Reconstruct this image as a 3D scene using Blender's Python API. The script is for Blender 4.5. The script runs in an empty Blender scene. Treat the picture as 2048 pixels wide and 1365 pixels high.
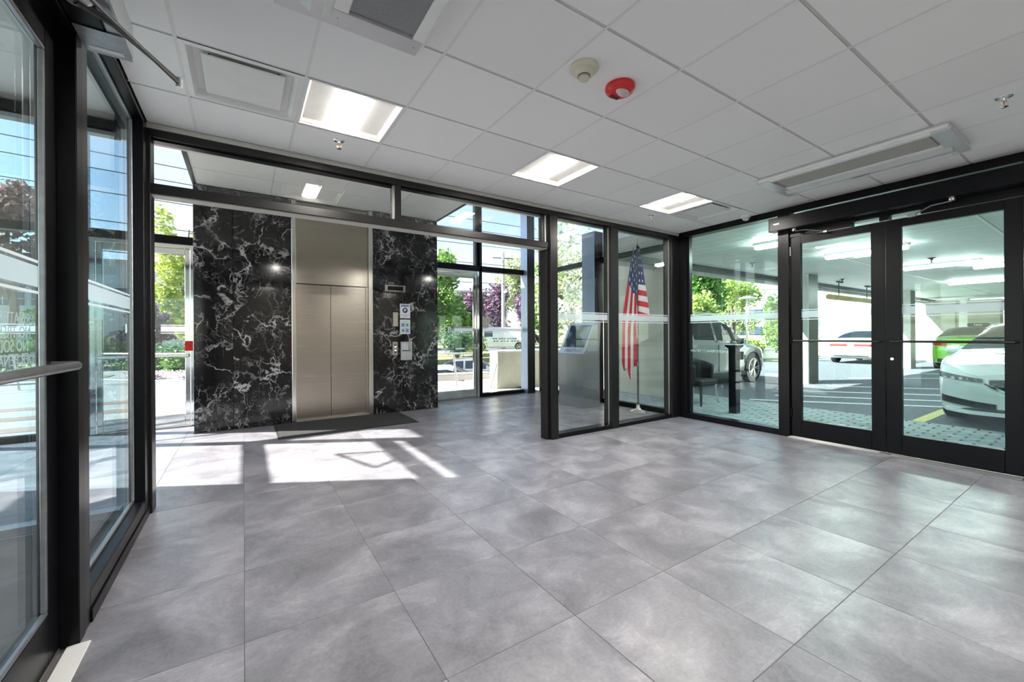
import bpy, math, random
from mathutils import Vector, Matrix
random.seed(7)
SC = bpy.context.scene
COL = SC.collection

# ------------------------------------------------------------------ camera
F_PX, YAW, U0, V0, ROLL, EYE = 826.1, 0.5811, 1030.6, 670.9, 0.006, 1.27
cam = bpy.data.cameras.new('camera'); camo = bpy.data.objects.new('camera', cam); COL.objects.link(camo)
cam.sensor_width = 36.0; cam.lens = F_PX / 2048 * 36
cam.shift_x = (1024 - U0) / 2048; cam.shift_y = (V0 - 682.5) / 2048
cam.clip_start = 0.02; cam.clip_end = 600
camo.matrix_world = Matrix.Translation((0, 0, EYE)) @ Matrix.Rotation(-YAW, 4, 'Z') @ Matrix.Rotation(math.pi / 2, 4, 'X') @ Matrix.Rotation(-ROLL, 4, 'Z')
SC.camera = camo

# ------------------------------------------------------------------ sky, sun, exposure
SUN_EL = math.radians(37)
SUN_D = Vector((0.876 * math.cos(SUN_EL), -0.482 * math.cos(SUN_EL), -math.sin(SUN_EL)))
w = bpy.data.worlds.new('World'); SC.world = w; w.use_nodes = True
nt = w.node_tree; bg = nt.nodes['Background']
sky = nt.nodes.new('ShaderNodeTexSky'); sky.sky_type = 'NISHITA'; sky.sun_disc = False
sky.sun_elevation = SUN_EL; sky.sun_rotation = math.atan2(-SUN_D.x, -SUN_D.y)
sky.air_density = 1.0; sky.dust_density = 0.6; sky.ozone_density = 1.2
hs = nt.nodes.new('ShaderNodeHueSaturation'); hs.inputs['Saturation'].default_value = 0.82
nt.links.new(sky.outputs[0], hs.inputs['Color']); nt.links.new(hs.outputs[0], bg.inputs[0])
bg.inputs[1].default_value = 0.19
sl = bpy.data.lights.new('sun', 'SUN'); sl.energy = 14.0; sl.angle = math.radians(0.55); sl.color = (1, 0.95, 0.87)
so = bpy.data.objects.new('sun', sl); COL.objects.link(so); so.location = (-20, 12, 18)
so.rotation_euler = SUN_D.to_track_quat('-Z', 'Y').to_euler()
SC.view_settings.view_transform = 'Standard'; SC.view_settings.look = 'None'
SC.view_settings.exposure = 0.95; SC.view_settings.gamma = 1.0; SC.view_settings.use_curve_mapping = False
SC.cycles.transparent_max_bounces = 24
SC.cycles.max_bounces = 10

# ------------------------------------------------------------------ materials
M = {}
class N:
    def __init__(s, name):
        m = bpy.data.materials.new(name); m.use_nodes = True; s.m = m; s.t = m.node_tree
        s.b = s.t.nodes['Principled BSDF']; s.out = s.t.nodes['Material Output']; M[name] = m
    def n(s, typ, **kw):
        x = s.t.nodes.new('ShaderNode' + typ)
        for k, v in kw.items():
            if k in x.inputs.keys() if isinstance(k, str) else False: x.inputs[k].default_value = v
            else: setattr(x, k, v)
        return x
    def l(s, a, b): s.t.links.new(a, b)
    def ramp(s, fac, stops, interp='LINEAR'):
        r = s.n('ValToRGB'); r.color_ramp.interpolation = interp
        e = r.color_ramp.elements
        while len(e) > 1: e.remove(e[0])
        e[0].position = stops[0][0]; e[0].color = c4(stops[0][1])
        for p, c in stops[1:]:
            q = e.new(p); q.color = c4(c)
        s.l(fac, r.inputs[0]); return r.outputs[0]
    def mix(s, fac, a, b, mode='MIX'):
        x = s.n('MixRGB'); x.blend_type = mode
        for i, v in ((0, fac), (1, a), (2, b)):
            if hasattr(v, 'links'): s.l(v, x.inputs[i])
            elif i == 0: x.inputs[0].default_value = v
            else: x.inputs[i].default_value = c4(v)
        return x.outputs[0]
    def math(s, op, a, b=0.0):
        x = s.n('Math'); x.operation = op
        for i, v in ((0, a), (1, b)):
            if hasattr(v, 'links'): s.l(v, x.inputs[i])
            else: x.inputs[i].default_value = v
        return x.outputs[0]
    def bump(s, h, strength=0.2, dist=0.01):
        x = s.n('Bump'); x.inputs['Strength'].default_value = strength; x.inputs['Distance'].default_value = dist
        s.l(h, x.inputs['Height']); s.l(x.outputs[0], s.b.inputs['Normal'])
def c4(c):
    if isinstance(c, (int, float)): c = (c, c, c)
    return (c[0], c[1], c[2], 1.0)
def setp(b, base=None, rough=None, metal=None, spec=None, emit=None, es=None, coat=None):
    if base is not None: b.inputs['Base Color'].default_value = c4(base)
    if rough is not None: b.inputs['Roughness'].default_value = rough
    if metal is not None: b.inputs['Metallic'].default_value = metal
    if spec is not None: b.inputs['Specular IOR Level'].default_value = spec
    if emit is not None: b.inputs['Emission Color'].default_value = c4(emit); b.inputs['Emission Strength'].default_value = es or 1
    if coat is not None: b.inputs['Coat Weight'].default_value = coat; b.inputs['Coat Roughness'].default_value = 0.04
def plain(name, base, rough=0.5, metal=0.0, var=0.08, scale=8.0, spec=0.5, coat=None, emit=None, es=None):
    k = N(name); setp(k.b, base, rough, metal, spec, emit, es, coat)
    if var and emit is None:
        tc = k.n('TexCoord'); no = k.n('TexNoise'); no.inputs['Scale'].default_value = scale; no.inputs['Detail'].default_value = 4
        k.l(tc.outputs['Object'], no.inputs['Vector'])
        a = tuple(max(0, c * (1 - var)) for c in base); b = tuple(min(1, c * (1 + var)) for c in base)
        k.l(k.ramp(no.outputs[0], [(0.3, a), (0.7, b)]), k.b.inputs['Base Color'])
    return k.m

plain('frame_black', (0.004, 0.004, 0.0055), 0.28, 0.0, 0.15, 20, 0.22)
plain('frame_bronze', (0.014, 0.0125, 0.0135), 0.30, 0.3, 0.15, 15)
plain('bead_alu', (0.55, 0.55, 0.54), 0.3, 0.9, 0.05)
plain('steel_grey', (0.36, 0.37, 0.38), 0.30, 0.85, 0.1, 30)
plain('silver_paint', (0.62, 0.62, 0.63), 0.35, 0.35, 0.04)
plain('cream_trim', (0.50, 0.49, 0.45), 0.45, 0, 0.05)
plain('white_metal', (0.80, 0.80, 0.79), 0.35, 0, 0.03)
plain('white_paint', (0.78, 0.78, 0.76), 0.5, 0, 0.03)
plain('grid_white', (0.74, 0.74, 0.72), 0.45, 0, 0.03)
plain('ceiling_joint', (0.58, 0.57, 0.56), 0.7, 0, 0.05)
plain('joint_dark', (0.10, 0.10, 0.10), 0.8, 0, 0.1)
plain('grey_mesh', (0.27, 0.27, 0.28), 0.7, 0.2, 0.25, 220)
plain('taupe_mesh', (0.46, 0.44, 0.40), 0.7, 0.2, 0.2, 220)
plain('grout', (0.13, 0.12, 0.12), 0.9, 0, 0.1)
plain('red_plastic', (0.62, 0.02, 0.025), 0.3, 0, 0.05)
plain('ivory', (0.62, 0.60, 0.47), 0.4, 0, 0.04)
plain('clear_lens', (0.62, 0.52, 0.52), 0.06, 0, 0.0, 1, 0.8)
plain('black_plastic', (0.015, 0.015, 0.016), 0.4, 0, 0.1)
plain('rubber', (0.02, 0.02, 0.021), 0.75, 0, 0.2)
plain('chrome', (0.82, 0.82, 0.80), 0.07, 1.0, 0.04, 5)
plain('black_display', (0.004, 0.004, 0.005), 0.15, 0, 0)
plain('paper_white', (0.80, 0.82, 0.84), 0.6, 0, 0.02)
plain('ink_blue', (0.03, 0.06, 0.22), 0.6, 0, 0)
plain('ink_grey', (0.16, 0.17, 0.2), 0.6, 0, 0)
plain('ink_green', (0.30, 0.66, 0.58), 0.6, 0, 0)
plain('ink_violet', (0.42, 0.38, 0.66), 0.6, 0, 0)
plain('tan_plate', (0.46, 0.41, 0.33), 0.4, 0.6, 0.05)
plain('sticker_red', (0.80, 0.01, 0.02), 0.4, 0, 0)
plain('vinyl_white', (0.86, 0.88, 0.88), 0.5, 0, 0)
plain('vinyl_black', (0.03, 0.05, 0.05), 0.5, 0, 0)
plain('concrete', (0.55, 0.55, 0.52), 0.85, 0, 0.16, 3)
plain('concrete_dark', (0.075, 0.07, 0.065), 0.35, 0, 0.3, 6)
plain('concrete_white', (0.78, 0.80, 0.79), 0.85, 0, 0.06, 2)
plain('concrete_cream', (0.62, 0.60, 0.48), 0.85, 0, 0.1, 2)
plain('column_blue', (0.34, 0.43, 0.58), 0.3, 0.5, 0.05)  # pale metal with the blue of reflected sky put into its colour
plain('brick_shadow_band', (0.26, 0.17, 0.145), 0.9, 0, 0.2, 6)  # pinkish paving tone, doubling as shadow stripes on the walk
plain('cream_render', (0.80, 0.80, 0.66), 0.8, 0, 0.05, 2)
plain('sidewalk', (0.33, 0.32, 0.31), 0.9, 0, 0.15, 2)
plain('asphalt', (0.125, 0.13, 0.155), 0.9, 0, 0.25, 12)
plain('line_white', (0.75, 0.76, 0.76), 0.8, 0, 0.15, 20)
plain('line_yellow', (0.66, 0.58, 0.24), 0.8, 0, 0.2, 20)
plain('soil', (0.16, 0.11, 0.07), 0.95, 0, 0.3, 8)
plain('lawn', (0.20, 0.23, 0.10), 0.95, 0, 0.4, 10)
plain('garage_panel', (0.78, 0.81, 0.78), 0.55, 0, 0.04, 4)
plain('clearance_yellow', (0.52, 0.38, 0.16), 0.6, 0, 0.2, 4)
plain('bark', (0.17, 0.13, 0.10), 0.9, 0, 0.3, 6)
plain('pole_grey', (0.52, 0.52, 0.50), 0.6, 0.2, 0.1)
plain('wire_black', (0.05, 0.05, 0.055), 0.6, 0, 0)
plain('lilac_wall', (0.60, 0.57, 0.62), 0.8, 0, 0.06, 1)
plain('lilac_dark', (0.34, 0.31, 0.28), 0.7, 0, 0.06, 1)
plain('cream_wall', (0.70, 0.66, 0.62), 0.8, 0, 0.06, 1)
plain('window_dark', (0.10, 0.12, 0.20), 0.1, 0, 0.1, 1)
plain('ceiling_soffit', (0.74, 0.75, 0.71), 0.6, 0, 0.04, 2)
plain('paint_silver', (0.30, 0.31, 0.31), 0.28, 0.5, 0.02, 3, 0.5, 1.0)
plain('paint_white', (0.80, 0.82, 0.83), 0.25, 0.0, 0.02, 3, 0.5, 1.0)
plain('paint_green', (0.24, 0.62, 0.05), 0.25, 0.0, 0.02, 3, 0.5, 1.0)
plain('car_glass', (0.012, 0.018, 0.022), 0.04, 0, 0, 1, 0.9)
plain('tail_red', (0.55, 0.03, 0.03), 0.15, 0, 0.1)
plain('lamp_amber', (0.75, 0.22, 0.04), 0.2, 0, 0.1)
plain('head_lens', (0.16, 0.18, 0.21), 0.08, 0.4, 0.3, 30)
plain('plate_white', (0.70, 0.74, 0.80), 0.4, 0, 0.05)
plain('tyre', (0.022, 0.022, 0.023), 0.85, 0, 0.2)
plain('alloy', (0.66, 0.66, 0.66), 0.25, 0.9, 0.05)
plain('flower_white', (0.75, 0.62, 0.66), 0.7, 0, 0.2)
plain('gold_paint', (0.60, 0.52, 0.40), 0.3, 0.6, 0.05)
plain('flag_base', (0.66, 0.66, 0.60), 0.25, 0.6, 0.05)
plain('pole_dark', (0.09, 0.08, 0.075), 0.3, 0.3, 0.1)
plain('lamp_on', (1, 0.96, 0.9), 0.5, emit=(1.0, 0.95, 0.88), es=90.0)
plain('garage_lamp_on', (1, 1, 1), 0.5, emit=(0.93, 1.0, 0.96), es=38.0)
plain('lit_screen', (0.05, 0.08, 0.12), 0.06, 0, 0.1, 3, 0.9)
plain('led_on', (1, 1, 1), 0.5, emit=(1.0, 0.98, 0.95), es=3.0)
plain('basket_cream', (0.42, 0.375, 0.32), 0.45, 0, 0.02)

def leafm(name, a, b):
    k = N(name); oi = k.n('ObjectInfo'); geo = k.n('NewGeometry'); no = k.n('TexNoise'); no.inputs['Scale'].default_value = 1.7
    k.l(geo.outputs['Position'], no.inputs['Vector'])
    r2 = k.n('TexWhiteNoise'); r2.noise_dimensions = '3D'
    ad = k.math('ADD', k.math('MULTIPLY', no.outputs[0], 0.6), k.math('MULTIPLY', geo.outputs['Random Per Island'], 0.5))
    k.l(k.ramp(ad, [(0.25, a), (0.75, b)]), k.b.inputs['Base Color'])
    k.b.inputs['Roughness'].default_value = 0.6
    tr = k.n('BsdfTranslucent'); k.l(k.ramp(ad, [(0.25, a), (0.75, b)]), tr.inputs[0])
    mx = k.n('MixShader'); mx.inputs[0].default_value = 0.35
    k.l(k.b.outputs[0], mx.inputs[1]); k.l(tr.outputs[0], mx.inputs[2]); k.l(mx.outputs[0], k.out.inputs[0])
leafm('leaf_green', (0.05, 0.14, 0.03), (0.20, 0.36, 0.08))
leafm('leaf_yellow', (0.20, 0.30, 0.05), (0.58, 0.66, 0.20))
leafm('leaf_dark', (0.03, 0.10, 0.05), (0.10, 0.24, 0.11))
leafm('leaf_purple', (0.05, 0.03, 0.06), (0.34, 0.22, 0.32))
leafm('leaf_maroon', (0.07, 0.03, 0.03), (0.30, 0.16, 0.13))
leafm('leaf_pale', (0.20, 0.28, 0.10), (0.62, 0.68, 0.45))
leafm('petal_white', (0.45, 0.36, 0.40), (0.90, 0.85, 0.88))

def glass(name, tint, refl=0.045):
    k = N(name)
    lw = k.n('LayerWeight'); lw.inputs['Blend'].default_value = 0.5
    p = k.math('POWER', lw.outputs['Facing'], 4.5)
    fac = k.math('ADD', k.math('MULTIPLY', p, 0.85), refl)
    tr = k.n('BsdfTransparent'); tr.inputs[0].default_value = c4(tint)
    gl = k.n('BsdfGlossy'); gl.inputs['Roughness'].default_value = 0.0; gl.inputs[0].default_value = (1, 1, 1, 1)
    mx = k.n('MixShader'); k.l(fac, mx.inputs[0]); k.l(tr.outputs[0], mx.inputs[1]); k.l(gl.outputs[0], mx.inputs[2])
    k.l(mx.outputs[0], k.out.inputs[0])
glass('glass_clear', (0.97, 0.985, 0.985))
glass('glass_teal', (0.86, 0.985, 0.965), 0.03)
glass('glass_blue', (0.89, 0.965, 0.985), 0.05)
def film(name, col, op):
    k = N(name); setp(k.b, col, 0.6)
    tr = k.n('BsdfTransparent'); tl = k.n('BsdfTranslucent'); tl.inputs[0].default_value = c4(col)
    m1 = k.n('MixShader'); m1.inputs[0].default_value = 0.55; k.l(k.b.outputs[0], m1.inputs[1]); k.l(tl.outputs[0], m1.inputs[2])
    m2 = k.n('MixShader'); m2.inputs[0].default_value = op; k.l(tr.outputs[0], m2.inputs[1]); k.l(m1.outputs[0], m2.inputs[2])
    k.l(m2.outputs[0], k.out.inputs[0])
film('film_frost', (0.80, 0.88, 0.92), 0.62)
film('film_white', (0.92, 0.95, 0.97), 0.85)

def tile_mat():
    k = N('porcelain'); tc = k.n('TexCoord'); oi = k.n('ObjectInfo')
    off = k.n('VectorMath'); off.operation = 'ADD'; sc = k.n('VectorMath'); sc.operation = 'SCALE'; cmb = k.n('CombineXYZ')
    k.l(oi.outputs['Random'], cmb.inputs[0]); k.l(oi.outputs['Random'], cmb.inputs[2]); k.l(cmb.outputs[0], sc.inputs[0]); sc.inputs['Scale'].default_value = 60
    k.l(tc.outputs['Object'], off.inputs[0]); k.l(sc.outputs[0], off.inputs[1])
    n1 = k.n('TexNoise'); n1.inputs['Scale'].default_value = 2.6; n1.inputs['Detail'].default_value = 9; n1.inputs['Roughness'].default_value = 0.62; n1.inputs['Distortion'].default_value = 0.5
    n2 = k.n('TexNoise'); n2.inputs['Scale'].default_value = 5; n2.inputs['Detail'].default_value = 8; n2.inputs['Distortion'].default_value = 1.6
    mp = k.n('Mapping'); mp.inputs['Scale'].default_value = (0.6, 1.9, 1); mp.inputs['Rotation'].default_value = (0, 0, 0.35)
    n3 = k.n('TexNoise'); n3.inputs['Scale'].default_value = 60; n3.inputs['Detail'].default_value = 4
    k.l(off.outputs[0], n1.inputs['Vector']); k.l(off.outputs[0], mp.inputs[0]); k.l(mp.outputs[0], n2.inputs['Vector']); k.l(off.outputs[0], n3.inputs['Vector'])
    base = k.ramp(n1.outputs[0], [(0.33, (0.142, 0.137, 0.162)), (0.50, (0.238, 0.230, 0.266)), (0.66, (0.360, 0.349, 0.394))])
    vein = k.math('ABSOLUTE', k.math('SUBTRACT', n2.outputs[0], 0.5))
    vm = k.ramp(vein, [(0.0, 1.0), (0.018, 0.25), (0.05, 0.0)])
    vmask = k.math('MULTIPLY', vm, k.ramp(n1.outputs[0], [(0.46, 0.0), (0.66, 0.45)]))
    col = k.mix(vmask, base, (0.52, 0.51, 0.515))
    col = k.mix(0.18, col, k.ramp(n3.outputs[0], [(0.3, 0.10), (0.7, 0.36)]))
    ot = k.ramp(oi.outputs['Random'], [(0, 0.90), (1, 1.06)])
    col = k.mix(1.0, col, ot, 'MULTIPLY')
    k.l(col, k.b.inputs['Base Color'])
    k.l(k.ramp(n1.outputs[0], [(0.3, 0.40), (0.7, 0.29)]), k.b.inputs['Roughness'])
    k.b.inputs['Specular IOR Level'].default_value = 0.55
    k.bump(k.math('ADD', n2.outputs[0], k.math('MULTIPLY', n3.outputs[0], 0.25)), 0.06, 0.004)
tile_mat()

def ctile_mat():
    k = N('ceiling_tile'); tc = k.n('TexCoord'); oi = k.n('ObjectInfo'); no = k.n('TexNoise'); no.inputs['Scale'].default_value = 160; no.inputs['Detail'].default_value = 3
    k.l(tc.outputs['Object'], no.inputs['Vector'])
    c = k.ramp(no.outputs[0], [(0.3, (0.85, 0.845, 0.84)), (0.7, (0.89, 0.885, 0.88))])
    k.l(k.mix(1.0, c, k.ramp(oi.outputs['Random'], [(0, 0.955), (1, 1.0)]), 'MULTIPLY'), k.b.inputs['Base Color'])
    k.b.inputs['Roughness'].default_value = 0.85; k.bump(no.outputs[0], 0.12, 0.002)
ctile_mat()

def marble_mat():
    k = N('black_marble'); geo = k.n('NewGeometry'); oi = k.n('ObjectInfo')
    cmb = k.n('CombineXYZ'); k.l(oi.outputs['Random'], cmb.inputs[0]); k.l(oi.outputs['Random'], cmb.inputs[1])
    sc = k.n('VectorMath'); sc.operation = 'SCALE'; sc.inputs['Scale'].default_value = 3; k.l(cmb.outputs[0], sc.inputs[0])
    P = k.n('VectorMath'); P.operation = 'ADD'; k.l(geo.outputs['Position'], P.inputs[0]); k.l(sc.outputs[0], P.inputs[1])
    def noise(s, d=6, r=0.6, dist=0.0, src=None):
        x = k.n('TexNoise'); x.inputs['Scale'].default_value = s; x.inputs['Detail'].default_value = d; x.inputs['Roughness'].default_value = r; x.inputs['Distortion'].default_value = dist
        k.l(src or P.outputs[0], x.inputs['Vector']); return x
    def warp(amount, s):
        nz = noise(s, 5); sb = k.n('VectorMath'); sb.operation = 'SUBTRACT'; k.l(nz.outputs['Color'], sb.inputs[0]); sb.inputs[1].default_value = (0.5, 0.5, 0.5)
        sv = k.n('VectorMath'); sv.operation = 'SCALE'; sv.inputs['Scale'].default_value = amount; k.l(sb.outputs[0], sv.inputs[0])
        ad = k.n('VectorMath'); ad.operation = 'ADD'; k.l(P.outputs[0], ad.inputs[0]); k.l(sv.outputs[0], ad.inputs[1]); return ad.outputs[0]
    def veins(scale, amount, ws, width, mask_s, lo, hi, sx=(1, 1, 0.75)):
        mp = k.n('Mapping'); mp.inputs['Scale'].default_value = sx; mp.inputs['Rotation'].default_value = (0, 0.6, 0); k.l(warp(amount, ws), mp.inputs[0])
        v = k.n('TexVoronoi'); v.feature = 'DISTANCE_TO_EDGE'; v.inputs['Scale'].default_value = scale; k.l(mp.outputs[0], v.inputs['Vector'])
        ln = k.ramp(v.outputs['Distance'], [(0.0, 1.0), (width * 0.45, 0.75), (width, 0.0)])
        return k.math('MULTIPLY', ln, k.ramp(noise(mask_s, 3).outputs[0], [(lo, 0.0), (hi, 1.0)]))
    v1 = veins(1.9, 1.0, 1.9, 0.030, 2.2, 0.44, 0.60)
    v2 = veins(4.6, 0.75, 2.4, 0.030, 2.8, 0.46, 0.64, (1.5, 1, 0.6))
    v3 = veins(10.0, 0.45, 3.5, 0.045, 3.0, 0.46, 0.66)
    bl = k.math('MULTIPLY', k.ramp(noise(5.5, 7, 0.68, 1.2).outputs[0], [(0.60, 0.0), (0.66, 1.0)]), k.ramp(noise(1.7, 2).outputs[0], [(0.52, 0.0), (0.62, 1.0)]))
    m = k.math('MAXIMUM', k.math('MAXIMUM', v1, k.math('MULTIPLY', v2, 0.75)), k.math('MAXIMUM', k.math('MULTIPLY', v3, 0.2), k.math('MULTIPLY', bl, 0.8)))
    base = k.ramp(noise(4.5, 8, 0.7).outputs[0], [(0.38, (0.005, 0.005, 0.006)), (0.58, (0.012, 0.0115, 0.012)), (0.78, (0.045, 0.043, 0.042))])
    k.l(k.mix(m, base, (0.56, 0.55, 0.55)), k.b.inputs['Base Color'])
    k.b.inputs['Roughness'].default_value = 0.10; k.b.inputs['Specular IOR Level'].default_value = 0.5
marble_mat()

def brushed(name, col, rough, vertical=False):
    k = N(name); tc = k.n('TexCoord'); mp = k.n('Mapping'); mp.inputs['Scale'].default_value = (260, 260, 1.5) if vertical else (1.5, 1.5, 260)
    no = k.n('TexNoise'); no.inputs['Scale'].default_value = 1; no.inputs['Detail'].default_value = 4
    k.l(tc.outputs['Object'], mp.inputs[0]); k.l(mp.outputs[0], no.inputs['Vector'])
    k.l(k.ramp(no.outputs[0], [(0.3, tuple(c * 0.92 for c in col)), (0.7, col)]), k.b.inputs['Base Color'])
    k.b.inputs['Metallic'].default_value = 1.0
    k.l(k.ramp(no.outputs[0], [(0.3, rough * 0.85), (0.7, rough * 1.15)]), k.b.inputs['Roughness'])
    k.b.inputs['Anisotropic'].default_value = 0.55
    k.b.inputs['Anisotropic Rotation'].default_value = 0.25
brushed('steel_brushed', (0.43, 0.395, 0.345), 0.24)
brushed('steel_polish', (0.74, 0.72, 0.68), 0.16, True)
plain('steel_kiosk', (0.60, 0.62, 0.63), 0.28, 1.0, 0.05, 3)

def mat_mat():
    k = N('mat_rib'); tc = k.n('TexCoord'); wv = k.n('TexWave'); wv.wave_type = 'BANDS'; wv.bands_direction = 'X'; wv.inputs['Scale'].default_value = 22
    k.l(tc.outputs['Object'], wv.inputs['Vector'])
    k.l(k.ramp(wv.outputs[0], [(0.2, 0.016), (0.8, 0.055)]), k.b.inputs['Base Color']); k.b.inputs['Roughness'].default_value = 0.9
    k.bump(wv.outputs[0], 0.6, 0.006)
mat_mat()
def paver_mat(name, a, b):
    k = N(name); oi = k.n('ObjectInfo'); geo = k.n('NewGeometry'); no = k.n('TexNoise'); no.inputs['Scale'].default_value = 14; no.inputs['Detail'].default_value = 6
    k.l(geo.outputs['Position'], no.inputs['Vector'])
    rnd = k.math('FRACT', k.math('ADD', oi.outputs['Random'], geo.outputs['Random Per Island']))
    k.l(k.mix(0.45, k.ramp(rnd, [(0, a), (1, b)]), k.ramp(no.outputs[0], [(0.3, a), (0.7, b)])), k.b.inputs['Base Color'])
    k.b.inputs['Roughness'].default_value = 0.8; k.bump(no.outputs[0], 0.3, 0.004)
paver_mat('paver', (0.26, 0.29, 0.32), (0.44, 0.47, 0.48))
paver_mat('slab', (0.17, 0.17, 0.18), (0.27, 0.27, 0.28))

def flag_mat():
    k = N('flag_cloth'); uv = k.n('UVMap'); sp = k.n('SeparateXYZ'); k.l(uv.outputs[0], sp.inputs[0])
    u, v = sp.outputs[0], sp.outputs[1]       # u along the fly, v down the hoist
    st = k.math('MODULO', k.math('MULTIPLY', v, 13.0), 2.0)
    red = k.math('LESS_THAN', st, 1.0)
    col = k.mix(red, (0.80, 0.80, 0.80), (0.60, 0.02, 0.045))
    can = k.math('MULTIPLY', k.math('LESS_THAN', u, 0.4), k.math('LESS_THAN', v, 7 / 13))
    fu = k.math('SUBTRACT', k.math('FRACT', k.math('MULTIPLY', u, 15.0)), 0.5); fv = k.math('SUBTRACT', k.math('FRACT', k.math('MULTIPLY', v, 9.3)), 0.5)
    d = k.math('ADD', k.math('MULTIPLY', fu, fu), k.math('MULTIPLY', fv, fv))
    star = k.math('LESS_THAN', d, 0.03)
    k.l(k.mix(can, col, k.mix(star, (0.025, 0.045, 0.16), (0.82, 0.82, 0.82))), k.b.inputs['Base Color'])
    k.b.inputs['Roughness'].default_value = 0.55
flag_mat()

# ------------------------------------------------------------------ mesh helpers
class MB:
    def __init__(s): s.v = []; s.f = []
    def add(s, vs, fs):
        b = len(s.v); s.v += [tuple(x) for x in vs]; s.f += [tuple(b + i for i in f) for f in fs]; return s
    def box(s, x0, x1, y0, y1, z0, z1, c=0.0):
        x0, x1 = min(x0, x1), max(x0, x1); y0, y1 = min(y0, y1), max(y0, y1); z0, z1 = min(z0, z1), max(z0, z1)
        c = min(c, (x1 - x0) * .45, (y1 - y0) * .45, (z1 - z0) * .45)
        if c <= 0:
            return s.add([(x0, y0, z0), (x1, y0, z0), (x1, y1, z0), (x0, y1, z0), (x0, y0, z1), (x1, y0, z1), (x1, y1, z1), (x0, y1, z1)],
                         [(0, 3, 2, 1), (4, 5, 6, 7), (0, 1, 5, 4), (1, 2, 6, 5), (2, 3, 7, 6), (3, 0, 4, 7)])
        P = []
        for sx in (0, 1):
            for sy in (0, 1):
                for sz in (0, 1):
                    X = (x0, x1)[sx]; Y = (y0, y1)[sy]; Z = (z0, z1)[sz]
                    ix = X + c * (1 - 2 * sx); iy = Y + c * (1 - 2 * sy); iz = Z + c * (1 - 2 * sz)
                    P += [(X, iy, iz), (ix, Y, iz), (ix, iy, Z)]
        id = lambda sx, sy, sz, a: (sx * 4 + sy * 2 + sz) * 3 + a
        F = []
        F.append((id(0,0,0,0), id(0,0,1,0), id(0,1,1,0), id(0,1,0,0))); F.append((id(1,0,0,0), id(1,1,0,0), id(1,1,1,0), id(1,0,1,0)))
        F.append((id(0,0,0,1), id(1,0,0,1), id(1,0,1,1), id(0,0,1,1))); F.append((id(0,1,0,1), id(0,1,1,1), id(1,1,1,1), id(1,1,0,1)))
        F.append((id(0,0,0,2), id(0,1,0,2), id(1,1,0,2), id(1,0,0,2))); F.append((id(0,0,1,2), id(1,0,1,2), id(1,1,1,2), id(0,1,1,2)))
        for sy in (0, 1):
            for sz in (0, 1): F.append((id(0,sy,sz,1), id(1,sy,sz,1), id(1,sy,sz,2), id(0,sy,sz,2)))
        for sx in (0, 1):
            for sz in (0, 1): F.append((id(sx,0,sz,0), id(sx,1,sz,0), id(sx,1,sz,2), id(sx,0,sz,2)))
        for sx in (0, 1):
            for sy in (0, 1): F.append((id(sx,sy,0,0), id(sx,sy,1,0), id(sx,sy,1,1), id(sx,sy,0,1)))
        for sx in (0, 1):
            for sy in (0, 1):
                for sz in (0, 1): F.append((id(sx,sy,sz,0), id(sx,sy,sz,1), id(sx,sy,sz,2)))
        return s.add(P, F)
    def tube(s, p0, p1, r0, r1=None, n=12, cap=True):
        r1 = r0 if r1 is None else r1
        p0, p1 = Vector(p0), Vector(p1); d = (p1 - p0).normalized()
        a = d.orthogonal().normalized(); b = d.cross(a); vs = []
        for p, r in ((p0, r0), (p1, r1)):
            for i in range(n):
                t = 2 * math.pi * i / n; vs.append(p + a * math.cos(t) * r + b * math.sin(t) * r)
        fs = [(i, (i + 1) % n, n + (i + 1) % n, n + i) for i in range(n)]
        if cap: fs += [tuple(range(n - 1, -1, -1)), tuple(range(n, 2 * n))]
        return s.add(vs, fs)
    def path(s, pts, r, n=8):
        pts = [Vector(p) for p in pts]; vs = []; fs = []
        up = Vector((0, 0, 1)); prev = None
        for i, p in enumerate(pts):
            d = (pts[min(i + 1, len(pts) - 1)] - pts[max(i - 1, 0)]).normalized()
            a = prev - d * prev.dot(d) if prev else d.orthogonal()
            a.normalize(); prev = a; b = d.cross(a)
            rr = r[i] if isinstance(r, (list, tuple)) else r
            for k in range(n):
                t = 2 * math.pi * k / n; vs.append(p + a * math.cos(t) * rr + b * math.sin(t) * rr)
        for i in range(len(pts) - 1):
            for k in range(n): fs.append((i * n + k, i * n + (k + 1) % n, (i + 1) * n + (k + 1) % n, (i + 1) * n + k))
        fs += [tuple(range(n - 1, -1, -1)), tuple(range((len(pts) - 1) * n, len(pts) * n))]
        return s.add(vs, fs)
    def lathe(s, prof, c=(0, 0, 0), n=24, axis='Z'):
        vs = []; fs = []
        for r, z in prof:
            for i in range(n):
                t = 2 * math.pi * i / n; x, y = r * math.cos(t), r * math.sin(t)
                vs.append((c[0] + x, c[1] + y, c[2] + z) if axis == 'Z' else ((c[0] + x, c[1] + z, c[2] + y) if axis == 'Y' else (c[0] + z, c[1] + x, c[2] + y)))
        for j in range(len(prof) - 1):
            for i in range(n): fs.append((j * n + i, j * n + (i + 1) % n, (j + 1) * n + (i + 1) % n, (j + 1) * n + i))
        return s.add(vs, fs)
    def prism(s, poly, axis, a0, a1):
        n = len(poly)
        def P(p, a): return (a, p[0], p[1]) if axis == 'X' else ((p[0], a, p[1]) if axis == 'Y' else (p[0], p[1], a))
        vs = [P(p, a0) for p in poly] + [P(p, a1) for p in poly]
        fs = [tuple(range(n - 1, -1, -1)), tuple(range(n, 2 * n))] + [(i, (i + 1) % n, n + (i + 1) % n, n + i) for i in range(n)]
        return s.add(vs, fs)
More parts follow.
